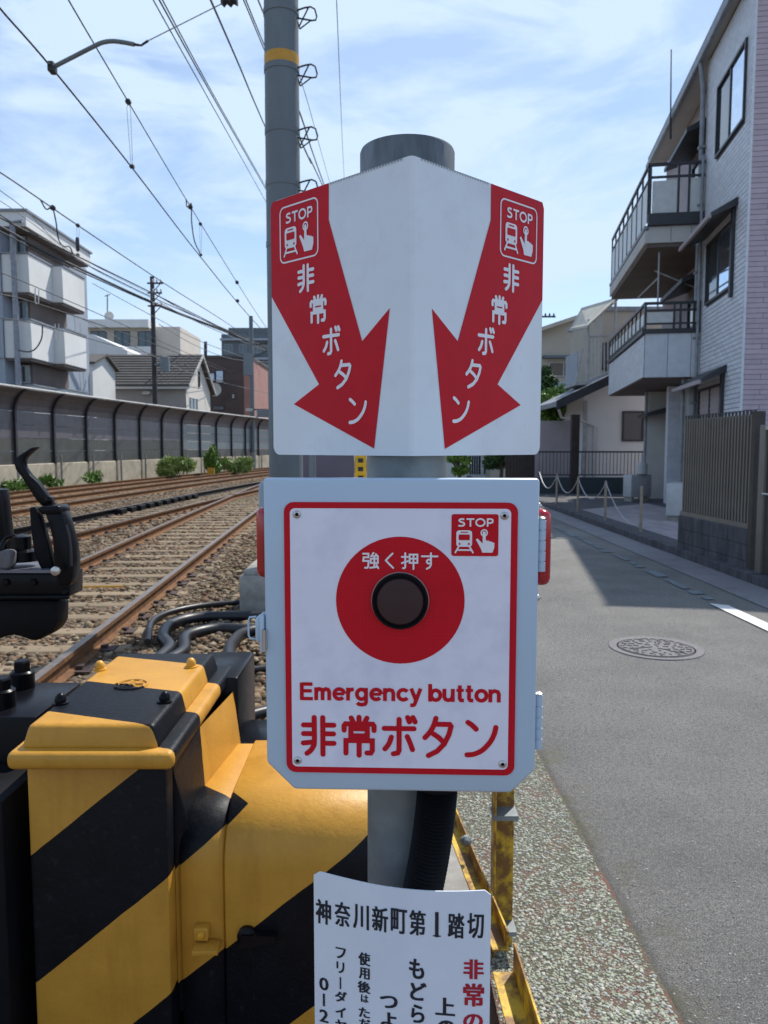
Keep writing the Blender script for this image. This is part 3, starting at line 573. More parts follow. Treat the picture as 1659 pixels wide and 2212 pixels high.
gt_ = thing('slate_grey_tower', 'distant slate grey apartment tower with balconies left of the big pole', 'building')
Yg = 120; p = at(478, 722, Yg); q = at(598, 707, Yg)
MB().box((p.x, Yg, 0), (q.x + 8, Yg + 15, p.z)).build('wall', M['slategrey'], gt_)
MB().box((p.x + 1, Yg + .5, p.z), (q.x + 8, Yg + 15, q.z)).build('penthouse', M['slategrey'], gt_)
for k in range(4):
    z = p.z - 1.0 - k * 2.9
    MB().box((p.x - .1, Yg - .7, z), (q.x + 8, Yg, z + .3)).build('balcony_slab', M['siding'], gt_)
    for j in range(6): win(gt_, p.x + .5 + j * 2.2, p.x + 1.7 + j * 2.2, z - 1.9, z - .5, Yg, 'x', M['siding'])

# masts and pylons left
def upole(name, label, X, Y, z, r, m, group=None):
    t = thing(name, label, 'utility pole', (X, Y, -.2), group=group)
    MB().tube([(0, 0, 0), (0, 0, z * .5), (0, 0, z + .2)], [r, r * .92, r * .8], 12).build('pole', m, t); return t
up = upole('utility_pole', 'old dark utility pole with short crossarms rising in front of the grey roof', -14.75, 50, 12.4, .17, M['utilpole'], 'poles beyond the tracks')
for k, z in enumerate((12.0, 11.4, 10.6)):
    MB().box((-.1, -.75, z), (.9 - k * .1, -.65, z + .09)).tube([(0, -.2, z - .5), (.7, -.7, z)], .03, 6).build('crossarm', M['utilpole'], up)
    for j in range(3): MB().lathe([(.03, 0), (.07, .04), (.04, .1), (.07, .14), (.02, .22)], (.25 + j * .25, -.7, z + .09), 8).build('insulator', M['capmetal'], up)
MB().lathe([(.3, 0), (.32, .5), (.3, .95), (.1, 1.0)], (.75, -.2, 6.6), 14).box((.1, -.3, 7.0), (.6, -.1, 7.1)).build('transformer', M['cabinet'], up)
MB().box((-.2, -.5, 2.8), (.35, -.2, 3.0)).build('lamp', M['capmetal'], up)
cp = upole('catenary_pole', 'thin grey catenary pole standing at the far end of the barrier', -10.2, 60, 11.6, .19, M['polegrey'], 'poles beyond the tracks')
MB().box((-.6, -.2, 7.3), (.1, .1, 9.0)).build('equipment_box', M['cabinet'], cp)
MB().tube([(0, 0, 9.6), (2.6, -.2, 9.9)], .05, 6).tube([(0, 0, 8.6), (2.6, -.2, 9.8)], .04, 6).tube([(0, 0, 4.7), (1.2, -.1, 4.7)], .05, 6).build('bracket', M['wire'], cp)
MB().box((.4, -.3, 4.1), (1.6, -.1, 4.7)).build('signal_box', M['cabinet'], cp)
MB().lathe([(.05, 0), (.3, .05), (.32, .25), (.05, .3)], (-.2, 0, 4.5), 12).build('lamp', M['capmetal'], cp)
MB().tube([(0, 0, 0.2), (0, 0, 1.4)], .26, 12).build('footing', M['conc'], cp)

# ------------------------------------------------------------------ vegetation
def leaves(name, centres, n, size, m, parent, label=None, long=1.0, up=0.0):
    vs = np.zeros((n * 4, 3)); cs = np.array([c[:3] for c in centres]); rs = np.array([c[3:] for c in centres])
    w = rs.prod(1) ** (1 / 3) if rs.shape[1] == 3 else rs[:, 0]; w = w ** 2 / (w ** 2).sum()
    k = rng.choice(len(cs), n, p=w); d = rng.normal(size=(n, 3)); d /= np.linalg.norm(d, axis=1)[:, None]
    rr = rng.random(n) ** 0.45; P = cs[k] + d * rs[k] * rr[:, None]
    a = rng.normal(size=(n, 3)); a[:, 2] += up; a /= np.linalg.norm(a, axis=1)[:, None]; b = np.cross(a, rng.normal(size=(n, 3))); b /= np.linalg.norm(b, axis=1)[:, None]
    s = size * (0.6 + .8 * rng.random(n))[:, None]
    vs = np.stack([P - a * s * long, P + b * s * .45, P + a * s * long, P - b * s * .45], 1).reshape(-1, 3)
    me = bpy.data.meshes.new(name); me.from_pydata(vs.tolist(), [], (np.arange(n * 4).reshape(-1, 4)).tolist()); me.materials.append(m); me.update()
    o = bpy.data.objects.new(name, me); C.objects.link(o); o.parent = parent; return o
def bush(label, x, y, w, h, n, m, cat='bush', group='bushes at the foot of the noise barrier', long=2.6, up=.8, size=.07, z=-.1):
    t = thing('bush', label, cat, (x, y, z), group=group)
    cs = [(random.uniform(-w, w) * .7, random.uniform(-.3, .3), h * random.uniform(.3, .75), w * .4, .35, h * .32) for _ in range(7)]
    leaves('foliage', cs, n, size, m, t, long=long, up=up)
    b = MB()
    for k in range(7): b.tube([(random.uniform(-.1, .1) * w, 0, 0), (cs[k][0] * .6, cs[k][1] * .5, h * .35), (cs[k][0], cs[k][1], cs[k][2] + h * .15)], [.02, .015, .006], 5)
    b.build('stem', M['bark'], t); return t
bush('large feathery green bush against the barrier base', -11.2, 42, 1.3, 1.1, 4200, M['leaf_pale'])
bush('tall green bush beside the barrier with an orange marker at its foot', -10.3, 46, 0.5, 1.8, 2200, M['leaf'])
bush('rounded bush trailing right of the orange marker', -9.2, 48, 1.2, 1.0, 3000, M['leaf_pale'])
bush('sparse weeds by the low concrete wall near the left edge', -14.2, 29, .9, .6, 500, M['leaf'])
bush('small weedy clump midway along the concrete base', -12.9, 34.5, .6, .6, 350, M['leaf'])
bush('leafy tuft just right of the second stub post', -13.6, 31.5, .4, .5, 250, M['leaf'])
om = MB().box((-.2, -.05, 0), (.2, .05, .5)).build('marker_board', M['orange']); om.location = (-10.0, 44.5, -.1); tag(om, 'small orange marker board between the green bushes', 'marker')

# ------------------------------------------------------------------ big pole beside track
P0 = Vector((-1.03, 8.1, -0.1))
bp_ = thing('overhead_line_pole', 'thick grey steel pole with climbing loops and an orange band beside the tracks', 'pole', P0)
MB().lathe([(.176, 0), (.176, 2.6), (.1735, 2.62), (.1735, 5.2), (.172, 5.22), (.170, 9.5)], n=40).build('shaft', M['polegrey'], bp_)
zb = at(608, 138, 7.93).z + .1; zt = at(608, 104, 7.93).z + .1
MB().lathe([(.174, zb), (.1750, zb + .001), (.1750, zt), (.174, zt + .001)], n=40).build('orange_band', M['orange'], bp_)
for py in (30, 153, 287, 400, 530):
    z = at(645, py, 8.1).z + .1
    MB().lathe([(.171, z - .03), (.1785, z - .028), (.1785, z + .028), (.171, z + .03)], n=32).build('strap', M['polegrey'], bp_)
    a = .16; st = MB()
    st.tube([(a, -.06, z), (a + .08, -.07, z + .02), (a + .14, -.06, z + .035), (a + .18, -.05, z + .02), (a + .20, -.05, z - .05), (a + .19, -.05, z - .085), (a + .15, -.05, z - .09), (a, -.06, z - .07)], .0085, 6)
    st.tube([(a + .02, -.06, z - .16), (a + .12, -.06, z + .03)], .0075, 6).tube([(a + .03, -.05, z - .17), (a + .14, -.05, z - .09)], .0065, 6).tube([(a + .03, -.05, z - .17), (a + .01, -.06, z - .1)], .0065, 6)
    st.build('step_loop', M['wire'], bp_)
for i, (px_, r_) in enumerate(((676, .07), )):
    o = MB().tube([(0, 0, 0), (0, 0, 2.6)], r_, 12).build('conduit_post', M['cabinet']); g = gnd(px_, 1140, -.1); o.location = (g.x, g.y, -.1); tag(o, 'slim dark blue-grey post just right of the big pole', 'post')
# right-hand gap between arrow sign and box
o = MB().box((-2.2, 0, 0), (0, .12, 1.75)).build('panel_fence', M['purplewall']); o.location = (at(765, 1000, 26).x, 26, -.1); tag(o, 'mauve grey panel wall seen below the arrow sign', 'wall')
ys = thing('yellow_sign_post', 'narrow yellow trackside sign left of the sign post', 'sign', (at(779, 1000, 9).x, 9, -.1))
MB().box((-.065, -.01, 1.05), (.065, .01, 1.62)).build('plate', mat('yellow_plate', (.75, .43, .01), .5), ys); MB().tube([(0, .03, 0), (0, .03, 1.6)], .02, 8).build('pole', M['galv'], ys)
for k in range(5): MB().box((-.03, -.013, 1.12 + k * .1), (.03, -.011, 1.17 + k * .1)).build('lettering', M['printblack'], ys)

# ------------------------------------------------------------------ right side: building M
bm_ = thing('brick_apartment_house', 'three-storey house of white and pink brick with dark balconies at the right', 'house', (6.75, 14.55, 0), R(80.7))
def visible_sort(bricks, o):
    mw = o.matrix_world if False else Matrix.Translation(o.location) @ Matrix.Rotation(o.rotation_euler.z, 4, 'Z')
    e = Vector((0, 0, EYE)); return sorted(bricks, key=lambda q: ((mw @ Vector(((q[0] + q[1]) / 2, q[4], (q[2] + q[3]) / 2))) - e).length)
WIN = [(.62, 2.68, 7.8, 9.28), (1.12, 3.15, 4.77, 6.1), (1.5, 3.45, 1.1, 2.92)]
MB().box((0.254, -8, 0), (3.62, -.012, 10.34)).build('wall', M['joint'], bm_)
MB().box((.23, -8, 0), (0.253, -.02, 10.1)).build('end_wall', M['jointpink'], bm_)
br = []; H = .094; Lb = .30; row = 0; z = 0.02
while z + H < 10.33:
    x = -.02 - (row % 2) * Lb / 2
    while x < 3.6:
        x0 = max(x, 0.25); x1 = min(x + Lb - .012, 3.6)
        if x1 - x0 > .04:
            segs = [(x0, x1)]
            for w in WIN:
                if z + H > w[2] and z < w[3]:
                    ns = []
                    for s0, s1 in segs:
                        if s1 <= w[0] or s0 >= w[1]: ns.append((s0, s1))
                        else:
                            if s0 < w[0] - .03: ns.append((s0, w[0]))
                            if s1 > w[1] + .03: ns.append((w[1], s1))
                    segs = ns
            for s0, s1 in segs: br.append((s0, s1, z, z + H - .012, 0))
        x += Lb
    z += H; row += 1
vis = [q for q in br if q[2] > 1.75]; rest0 = [q for q in br if q[2] <= 1.75]
vis = visible_sort(vis, bm_)
bi = {}
for q in vis[:300]:
    key = (round(q[1] - q[0], 3), round(q[3] - q[2], 3))
    if key not in bi: bi[key] = MB().box((0, -.012, 0), (key[0], .002, key[1])).build('brick', M['brickwhite'], bm_); o = bi[key]
    else: o = inst(bi[key], bm_)
    o.location = (q[0], 0, q[2])
b = MB()
for q in vis[300:] + rest0: b.box((q[0], -.012, q[2]), (q[1], .002, q[3]))
b.build('brickwork', M['brickwhite'], bm_, kind='stuff')
pb = []; z = .03; row = 0
while z < 10.2:
    y = -0.036 - (row % 3) * .3 + .6
    while y > -3:
        y1 = min(y, -.036); y0 = max(y - .9, -3)
        if y1 - y0 > .05: pb.append((y0 + .004, y1, z, z + .086))
        y -= .905
    z += .095; row += 1
pb.sort(key=lambda q: -q[1] * 3 + abs(q[2] - 2.5))
b = MB()
for i, q in enumerate(pb):
    if i < 260 and q[2] > 1.5: MB().box((.214, q[0], q[2]), (.232, q[1], q[3])).build('pink_brick', M['brickpink'], bm_)
    else: b.box((.214, q[0], q[2]), (.232, q[1], q[3]))
b.build('pink_brickwork', M['brickpink'], bm_, kind='stuff')
MB().box((.212, -.035, 0), (.25, .004, 10.34)).build('corner_trim', M['brickwhite'], bm_)
def mwin(i, pal, canopy=True, shutter=False, split=.52):
    x0, x1, z0, z1 = WIN[i]; t = .05
    f = MB().box((x0, -.08, z0), (x1, .05, z0 + t)).box((x0, -.08, z1 - t), (x1, .05, z1)).box((x0, -.08, z0 + t), (x0 + t, .05, z1 - t)).box((x1 - t, -.08, z0 + t), (x1, .05, z1 - t))
    c = x0 + (x1 - x0) * split; f.box((c - .03, -.05, z0 + t), (c + .03, .03, z1 - t)); o = f.build('window', M['frame'], bm_)
    if shutter:
        k = 0; z = z0 + t
        while z < z1 - t: MB().box((x0 + t, -.011, z), (x1 - t, .004 + .008 * (k % 2), min(z + .055, z1 - t))).build('shutter_slat', M['stuccopink'], o); z += .06; k += 1
    else:
        MB().box((x0 + t, -.010, z0 + t), (c - .03, .010, z1 - t)).build('pane', M['glass_lit'], o); MB().box((c + .03, -.010, z0 + t), (x1 - t, .004, z1 - t)).build('pane', M['glass'], o)
    if canopy:
        MB().hexa([(x0 - .25, 0, z1 + .2), (x1 + .35, 0, z1 + .2), (x1 + .35, .5, z1 + .0), (x0 - .25, .5, z1 + .0), (x0 - .25, 0, z1 + .36), (x1 + .35, 0, z1 + .36), (x1 + .35, .5, z1 + .08), (x0 - .25, .5, z1 + .08)]).build('window_canopy', M['frame'], bm_)
        MB().box((x0 - .27, .5, z1 - .03), (x1 + .37, .56, z1 + .05)).build('canopy_gutter', M['stuccopink'], bm_)
        MB().box((x0 - .12, 0.002, z0 - .2), (x0 - .0, .07, z1 + .19)).build('window_side_frame', M['frame'], bm_)
mwin(0, 1, canopy=False); mwin(1, 1); mwin(2, 0, shutter=True)
# downpipes
MB().tube([(3.72, .09, 0), (3.72, .09, 9.1), (3.70, .1, 9.7), (3.66, .18, 10.26)], .055, 12).build('downpipe', M['rooftrim'], bm_)
MB().tube([(3.55, .08, 3.0), (3.55, .08, 8.2)], .035, 10).build('downpipe', M['rooftrim'], bm_)
for z in (1.2, 2.6, 4.1, 5.6, 7.1, 8.4): MB().box((3.64, 0, z), (3.8, .16, z + .05)).build('pipe_clamp', M['rooftrim'], bm_)
# roof eave
MB().hexa([(-.35, -8, 11.7), (10.55, -8, 11.7), (10.55, .14, 10.42), (-.35, .14, 10.42), (-.35, -8, 11.9), (10.55, -8, 11.9), (10.55, .18, 10.62), (-.35, .18, 10.62)]).build('roof', M['rooftrim'], bm_)
MB().box((-.35, .14, 10.26), (10.55, .24, 10.42)).build('gutter', M['rooftrim'], bm_, bevel=.02)
MB().box((-.3, -.34, 10.34), (10.5, .14, 10.40)).build('soffit', M['stucco'], bm_)
MB().box((-.38, -8, 10.62), (-.3, .18, 10.72)).build('barge_trim', M['frame'], bm_)
# recessed storeys with balconies
MB().box((3.62, -8, 0), (10.3, -.35, 10.34)).build('rear_wall', M['stuccopink'], bm_)
MB().box((3.62, -.35, 0), (3.75, 0, 10.34)).build('return_wall', M['stucco'], bm_)
for z0, nm in ((6.3, 0), (3.25, 1)):
    pass
# 3F
MB().box((3.75, -.35, 6.25), (10.2, 1.22, 6.34)).build('balcony_soffit', M['brown'], bm_)
MB().box((3.7, -.35, 6.34), (3.78, 1.2, 6.7)).build('fascia_panel', M['stucco'], bm_); MB().box((3.7, 1.2, 6.34), (10.2, 1.28, 6.62)).build('fascia_panel', M['stucco'], bm_)
for k in range(3): MB().box((3.695, -.2 + k * .45, 6.35), (3.699, -.19 + k * .45, 6.69)).build('panel_joint', M['joint'], bm_)
MB().box((3.6, -.3, 6.72), (3.7, 1.24, 6.98)).build('balcony_fascia', M['frame'], bm_); MB().box((3.7, 1.2, 6.64), (10.2, 1.3, 6.74)).build('balcony_gutter', M['rooftrim'], bm_, bevel=.02)
MB().box((3.7, -.3, 6.7), (10.2, 1.2, 6.78)).build('balcony_floor', M['gutter'], bm_)
def rail_end(x, z0, z1, posts, mid=None):
    MB().box((x, -.3, z1 - .06), (x + .06, 1.25, z1)).build('balcony_handrail', M['frame'], bm_)
    if mid: MB().box((x + .01, -.3, mid), (x + .05, 1.2, mid + .05)).build('balcony_midrail', M['frame'], bm_)
    for y in posts: MB().box((x + .005, y, z0), (x + .05, y + .05, z1 - .06)).build('balcony_post', M['frame'], bm_)
rail_end(3.64, 6.98, 8.12, [-.3, -.05, .32, .55, 1.17], 7.78)
MB().box((3.66, .0, 7.0), (3.68, .3, 7.75)).build('balcony_screen', M['screen'], bm_); MB().box((3.66, .62, 7.0), (3.675, 1.15, 7.72)).build('balcony_screen', M['screen'], bm_)
MB().box((3.64, 1.2, 8.06), (10.2, 1.26, 8.12)).build('balcony_handrail', M['frame'], bm_)
for k in range(9):
    x = 3.7 + k * .81
    MB().box((x, 1.21, 6.8), (x + .05, 1.25, 8.06)).build('balcony_post', M['frame'], bm_)
    if k < 8: MB().box((x + .07, 1.225, 6.85), (x + .79, 1.235, 7.7)).build('balcony_screen', M['screen'], bm_); MB().box((x + .05, 1.21, 7.74), (x + .81, 1.25, 7.78)).build('balcony_midrail', M['frame'], bm_)
# door / canopy of the balconies on recess wall
for zf in (6.78, 3.35):
    f = MB().box((4.5, -.35, zf), (4.56, -.28, zf + 2.1)).box((6.4, -.35, zf), (6.46, -.28, zf + 2.1)).box((4.5, -.35, zf + 2.04), (6.46, -.28, zf + 2.1)).box((5.42, -.35, zf), (5.5, -.29, zf + 2.05)).build('balcony_door', M['frame'], bm_)
    MB().box((4.56, -.34, zf), (6.4, -.32, zf + 2.04)).build('pane', M['glass'], f)
    MB().hexa([(4.1, -.35, zf + 2.4), (6.8, -.35, zf + 2.4), (6.8, .35, zf + 2.15), (4.1, .35, zf + 2.15), (4.1, -.35, zf + 2.6), (6.8, -.35, zf + 2.6), (6.8, .35, zf + 2.25), (4.1, .35, zf + 2.25)]).build('door_canopy', M['frame'], bm_)
MB().box((3.76, -.34, 6.8), (4.2, -.30, 8.9)).build('cupboard', M['stuccopink'], bm_)
# 2F balcony
MB().box((3.75, -.35, 3.22), (10.2, 1.22, 3.32)).build('balcony_soffit', M['brown'], bm_)
for k in range(3): MB().box((3.66, -.33 + k * .52, 3.24), (3.75, -.33 + (k + 1) * .52 - .012, 4.25)).build('balcony_panel', M['brickwhite'], bm_)
MB().box((3.68, 1.2, 3.24), (10.2, 1.23, 4.25)).build('balcony_front', M['joint'], bm_)
b = MB(); row = 0; z = 3.25
while z < 4.2:
    x = 3.68 - (row % 2) * .12
    while x < 10.15: b.box((max(x, 3.68), 1.225, z), (min(x + .226, 10.2), 1.243, z + .066)); x += .235
    z += .0745; row += 1
b.build('balcony_brickwork', M['brickwhite'], bm_, kind='stuff')
MB().box((3.62, -.33, 4.25), (3.76, 1.3, 4.36)).build('balcony_coping', M['frame'], bm_); MB().box((3.76, 1.17, 4.25), (10.2, 1.3, 4.34)).build('balcony_coping', M['frame'], bm_)
rail_end(3.64, 4.36, 4.98, [-.3, .0, .12, .42, .56, 1.2], 4.76)
MB().box((3.65, -.3, 4.46), (3.69, 1.2, 4.5)).build('balcony_midrail', M['frame'], bm_)
MB().box((3.66, .56, 4.5), (3.675, 1.18, 4.74)).build('balcony_screen', M['screen'], bm_); MB().box((3.66, -.25, 4.5), (3.675, .12, 4.74)).build('balcony_screen', M['screen'], bm_)
MB().box((3.64, 1.2, 4.92), (10.2, 1.26, 4.98)).build('balcony_handrail', M['frame'], bm_)
for k in range(11):
    x = 3.7 + k * .645; MB().box((x, 1.21, 4.34), (x + .05, 1.25, 4.92)).build('balcony_post', M['frame'], bm_)
    if k < 10: MB().box((x + .12, 1.22, 4.48), (x + .57, 1.235, 4.74)).build('balcony_screen', M['screen'], bm_)
MB().box((3.7, 1.21, 4.42), (10.2, 1.25, 4.46)).build('balcony_midrail', M['frame'], bm_)
MB().tube([(4.0, .9, 4.5), (4.0, .9, 6.2)], .02, 6).tube([(4.0, .9, 5.6), (7, .9, 5.7)], .02, 6).tube([(4.6, -.2, 5.4), (4.6, .9, 5.9)], .02, 6).build('laundry_pole', M['framepale'], bm_)
# ground floor under the balcony
MB().box((3.75, -.3, 0), (4.1, .2, 3.2)).build('pillar', M['stucco'], bm_); MB().box((4.9, -.34, .1), (5.9, -.28, 2.2)).build('door', M['frame'], bm_)
MB().box((5.9, -.34, 0), (6.2, .22, 3.2)).build('pillar', M['brickwhite'], bm_); MB().box((8.0, -.3, 0.0), (8.25, .35, 3.2)).build('pillar', M['stucco'], bm_)
for k in range(40): MB().box((5.885, -.34, .06 + k * .078), (5.9, .225, .06 + k * .078 + .07)).build('pillar_brick', M['brickwhite'], bm_)
MB().hexa([(6.9, -.3, 2.6), (8.4, -.3, 2.6), (8.4, .6, 2.45), (6.9, .6, 2.45), (6.9, -.3, 2.8), (8.4, -.3, 2.8), (8.4, .6, 2.55), (6.9, .6, 2.55)]).build('porch_canopy', M['frame'], bm_)
MB().tube([(3.9, .28, 0), (3.9, .28, 3.2)], .05, 10).build('downpipe', M['rooftrim'], bm_); MB().tube([(8.1, .42, 0), (8.1, .42, 3.2)], .045, 10).build('downpipe', M['rooftrim'], bm_)
ant = MB().tube([at(1448.5, 275, 21), at(1450, 107, 21)], [.022, .014], 8).tube([at(1448.5, 300, 21), at(1448.5, 255, 21)], .03, 8).build('roof_antenna', M['wire']); tag(ant, 'thin vertical antenna rod above the roof of the brick house', 'antenna')

# AC units
def ac(label, px, py, Y, s=1.0, z=.1, rz=0):
    g = at(px, py, Y); t = thing('air_conditioner_unit', label, 'air conditioner', (g.x, Y, z), rz, 'outdoor air conditioner units')
    MB().box((-.15 * s, -.4 * s, .12), (.15 * s, .4 * s, .12 + .62 * s)).build('casing', M['ac'], t, bevel=.015)
    MB().lathe([(.22 * s, 0), (.22 * s, .012), (.2 * s, .014), (.001, .014)], (-.15 * s - .006, -.06, .12 + .31 * s), 20, axis='x').build('fan_grille', M['frame'], t)
    for k in range(6): MB().box((-.155 * s, -.3 * s, .2 + k * .09 * s), (-.151 * s, .3 * s, .21 + k * .09 * s)).build('grille_slat', M['framepale'], t)
    MB().box((-.13, -.36, 0), (.13, -.26, .12)).build('foot', M['conc'], t); MB().box((-.13, .26, 0), (.13, .36, .12)).build('foot', M['conc'], t)
    return t
ac('white air conditioner unit beside the louvred fence', 1462, 1100, 15.8, 1.05, rz=R(-28))
ac('pale air conditioner unit farther back by the low wall', 1376, 1070, 21.5, 1.0, rz=R(-60))
MB_ = MB().lathe([(.12, 0), (.15, .02), (.15, .3), (.1, .34)], (0, 0, .0), 14).box((-.02, -.02, .3), (.02, .02, .55)).build('water_meter_pot', M['ac']); MB_.location = (at(1383, 1050, 21.5).x, 21.4, .84); tag(MB_, 'small grey canister standing on the farther air conditioner', 'canister')

# louvre fence on block wall
lf = thing('louvred_fence', 'taupe vertical louvre fence on a stained block wall at the right edge', 'fence', (4.5, 9.35, 0), R(92.5))
L = 2.0
for k in range(4):
    for r in range(3):
        MB().box((k * .5 + (.0 if r % 2 else 0) + .004, -.07, r * .2 + 0.004), (k * .5 + .496, .06, r * .2 + .196)).build('concrete_block', M['conc_dark'], lf, bevel=.008, seg=1)
MB().box((0, -.05, .0), (2.0, .05, .6)).build('mortar', M['conc_dark'], lf)
n = 25
MB().box((.03, -.02, .66), (1.99, -.012, 1.98)).build('gap_backing', M['gatepost'], lf)  # darker sheet added behind the slats so their gaps contrast
for k in range(n):
    x = .05 + k * .0775
    MB().box((x, -.012, .66), (x + .034, .030, 1.99)).build('louvre_slat', M['louver'], lf)
MB().box((0, -.035, .6), (2.0, .035, .66)).build('bottom_rail', M['louver'], lf); MB().box((0, -.02, 1.96), (2.0, -.005, 2.0)).build('top_rail', M['louver'], lf)
MB().box((.02, -.045, .6), (.06, -.02, 2.0)).build('post', M['louver'], lf); MB().box((-.09, -.06, 0), (0, .06, 2.03)).build('post', M['gatepost'], lf)
b = MB()
for k in range(22):
    x = .03 + k * .092; b.box((x, -.012, 2.0), (x + .012, .0, 2.045)).box((x + .03, -.012, 2.0), (x + .042, 0, 2.045))
b.box((0, -.012, 2.045), (2.0, 0, 2.055)); b.build('top_comb', M['frame'], lf)
gp = thing('entrance_gate', 'brown gate with pale post and lever handle cut by the right edge', 'gate', (4.47, 9.1, 0), R(-87))
MB().box((0, -.05, 0), (.12, .05, 1.86)).build('post', M['louver'], gp, bevel=.008)
MB().box((.13, -.02, .06), (1.1, .02, 1.8)).build('leaf_panel', M['gatepost'], gp); MB().box((.12, -.05, 1.8), (1.1, .05, 1.85)).build('top_rail', M['capmetal'], gp)
MB().tube([(.17, -.03, 1.06), (.17, -.08, 1.06), (.32, -.08, 1.06)], .012, 8).build('handle', M['steel'], gp)

# chain posts
xs = [(4.52, 20.1), (4.52, 17.9), (4.53, 15.7), (4.56, 13.6), (4.58, 11.45)]
labs = ['farthest tan chain post along the sidewalk kerb', 'second farthest tan chain post along the sidewalk kerb', 'middle tan chain post of the row on the sidewalk kerb', 'fourth tan chain post standing before the pale paving tiles', 'nearest tan post beside the louvred fence']
for i, (x, y) in enumerate(xs):
    o = MB().lathe([(.027, 0), (.027, .78), (.02, .81), (.0, .82)], n=14).build('chain_post', M['chainpost']); o.location = (x, y, .1); tag(o, labs[i], 'post', 'posts carrying the sidewalk chain')
cl = ['chain hanging off the farthest post toward the sign', 'chain between the two farthest posts', 'chain between second and middle posts', 'loose chain hanging from the middle post']
segs = [((4.5, 22.3, .88), (4.52, 20.1, .88)), ((4.52, 20.1, .88), (4.52, 17.9, .88)), ((4.52, 17.9, .88), (4.53, 15.7, .88)), ((4.53, 15.7, .88), (4.57, 13.7, .2))]
for i, (a, bq) in enumerate(segs):
    a, bq = Vector(a), Vector(bq); pts = []
    for k in range(15):
        t = k / 14; p = a.lerp(bq, t); p.z -= 1.7 * t * (1 - t) * (.95 if i < 3 else .55); pts.append(p)
    b = MB()
    b.tube(pts, .012, 6)
    tag(b.build('chain', M['chain']), cl[i], 'chain', 'chains between the sidewalk posts')

# railing wall across end
rw = thing('railing_wall', 'dark low wall topped by a thin metal railing in front of the white house', 'railing', (5.0, 25, 0))
MB().box((0, 0, -.1), (3.7, .12, .62)).build('low_wall', mat('dark_green_wall', (.035, .05, .06), .7), rw)
MB().box((0, 0, 1.42), (3.7, .04, 1.47)).build('top_rail', M['frame'], rw); MB().box((0, 0, .68), (3.7, .04, .72)).build('bottom_rail', M['frame'], rw)
for k in range(32): MB().box((.03 + k * .115, .01, .72), (.045 + k * .115, .03, 1.42)).build('bar', M['frame'], rw)
MB().box((1.07, -.02, 0), (1.32, .22, 2.65)).build('post', M['wooddark'], rw)
wf = thing('wood_board_fence', 'dark wooden board fence beside the railing wall', 'fence', (4.1, 26, 0))
for k in range(9): MB().box((k * .11, 0, -.1), (k * .11 + .104, .03, 1.5)).build('board', M['wooddark'], wf)
w2 = MB().box((5.3, 28, -.1), (7.6, 28.15, 2.55)).build('garden_wall', M['stuccopink']); tag(w2, 'pale mauve garden wall below the green tree', 'wall')

# white house
wh = thing('white_house', 'small white house with dark lean-to roof beyond the railing', 'house', (0, 0, 0))
MB().prism([(6.95, 0), (9.6, 0), (9.6, 4.6), (6.95, 3.35)], lambda q: (q[0], 27, q[1]), lambda q: (q[0], 33, q[1])).build('wall', M['whitewall'], wh)
win(wh, 8.3, 9.05, 1.8, 2.85, 27, 'x', split=0)
MB().hexa([(5.75, 25.9, 2.95), (9.6, 25.9, 4.75), (9.6, 33, 4.75), (5.75, 33, 2.95), (5.75, 25.9, 3.12), (9.6, 25.9, 4.95), (9.6, 33, 4.95), (5.75, 33, 3.12)]).build('roof', M['rooftrim'], wh)
MB().hexa([(5.75, 25.85, 2.85), (9.6, 25.85, 4.65), (9.6, 25.9, 4.65), (5.75, 25.9, 2.85), (5.75, 25.85, 3.15), (9.6, 25.85, 4.98), (9.6, 25.9, 4.98), (5.75, 25.9, 3.15)]).build('barge_board', M['frame'], wh)
MB().tube([(5.85, 25.95, 2.85), (6.0, 26.2, 2.6), (6.9, 26.9, 2.5), (7.35, 26.95, 2.3), (7.35, 26.95, .1)], .045, 8).build('downpipe', M['capmetal'], wh)
MB().box((6.93, 26.9, .1), (7.05, 27, 3.2)).build('corner_trim', M['framepale'], wh)
# upper balcony structure
Yc = 27.2
def bar(px0, py0, px1, py1, r=.03, m='framepale', Y=Yc, Y2=None): return MB().tube([at(px0, py0, Y), at(px1, py1, Y2 or Y)], r, 6)
b = MB()
for a in ((1268, 830, 1272, 690), (1326, 830, 1330, 640), (1244, 830, 1258, 752)): b.tube([at(a[0], a[1], Yc), at(a[2], a[3], Yc)], .05, 6)
for a in ((1272, 728, 1328, 724), (1262, 826, 1328, 800), (1272, 700, 1325, 655)): b.tube([at(a[0], a[1], Yc), at(a[2], a[3], Yc)], .045, 6)
b.build('balcony_frame', M['framepale'], wh)
for k in range(7):
    x = 1274 + k * 7.8; MB().tube([at(x, 812 - k * 1.5, Yc), at(x, 728 - k * .5, Yc)], .022, 5).build('baluster', M['framepale'], wh)
cn = [at(1232, 712, 28.5), at(1270, 705, 26.8), at(1334, 645, 26.8), at(1256, 668, 28.5)]
MB().hexa([cn[0], cn[1], cn[2], cn[3]] + [c + Vector((0, 0, .05)) for c in cn]).build('balcony_canopy', M['canopy'], wh)
for k in range(5):
    t = k / 4; MB().tube([cn[0].lerp(cn[3], t) - Vector((0, 0, .04)), cn[1].lerp(cn[2], t) - Vector((0, 0, .04))], .03, 6).build('canopy_rafter', M['framepale'], wh)
ux = at(1303, 700, 29).x
MB().box((ux, 29, 3.4), (10.5, 34, at(1300, 672, 29).z)).build('upper_wall', M['beige'], wh)
MB().box((at(1243, 800, Yc).x, Yc - .1, at(1243, 832, Yc).z), (at(1330, 800, Yc).x, 28.9, at(1243, 826, Yc).z)).build('balcony_floor', M['framepale'], wh)
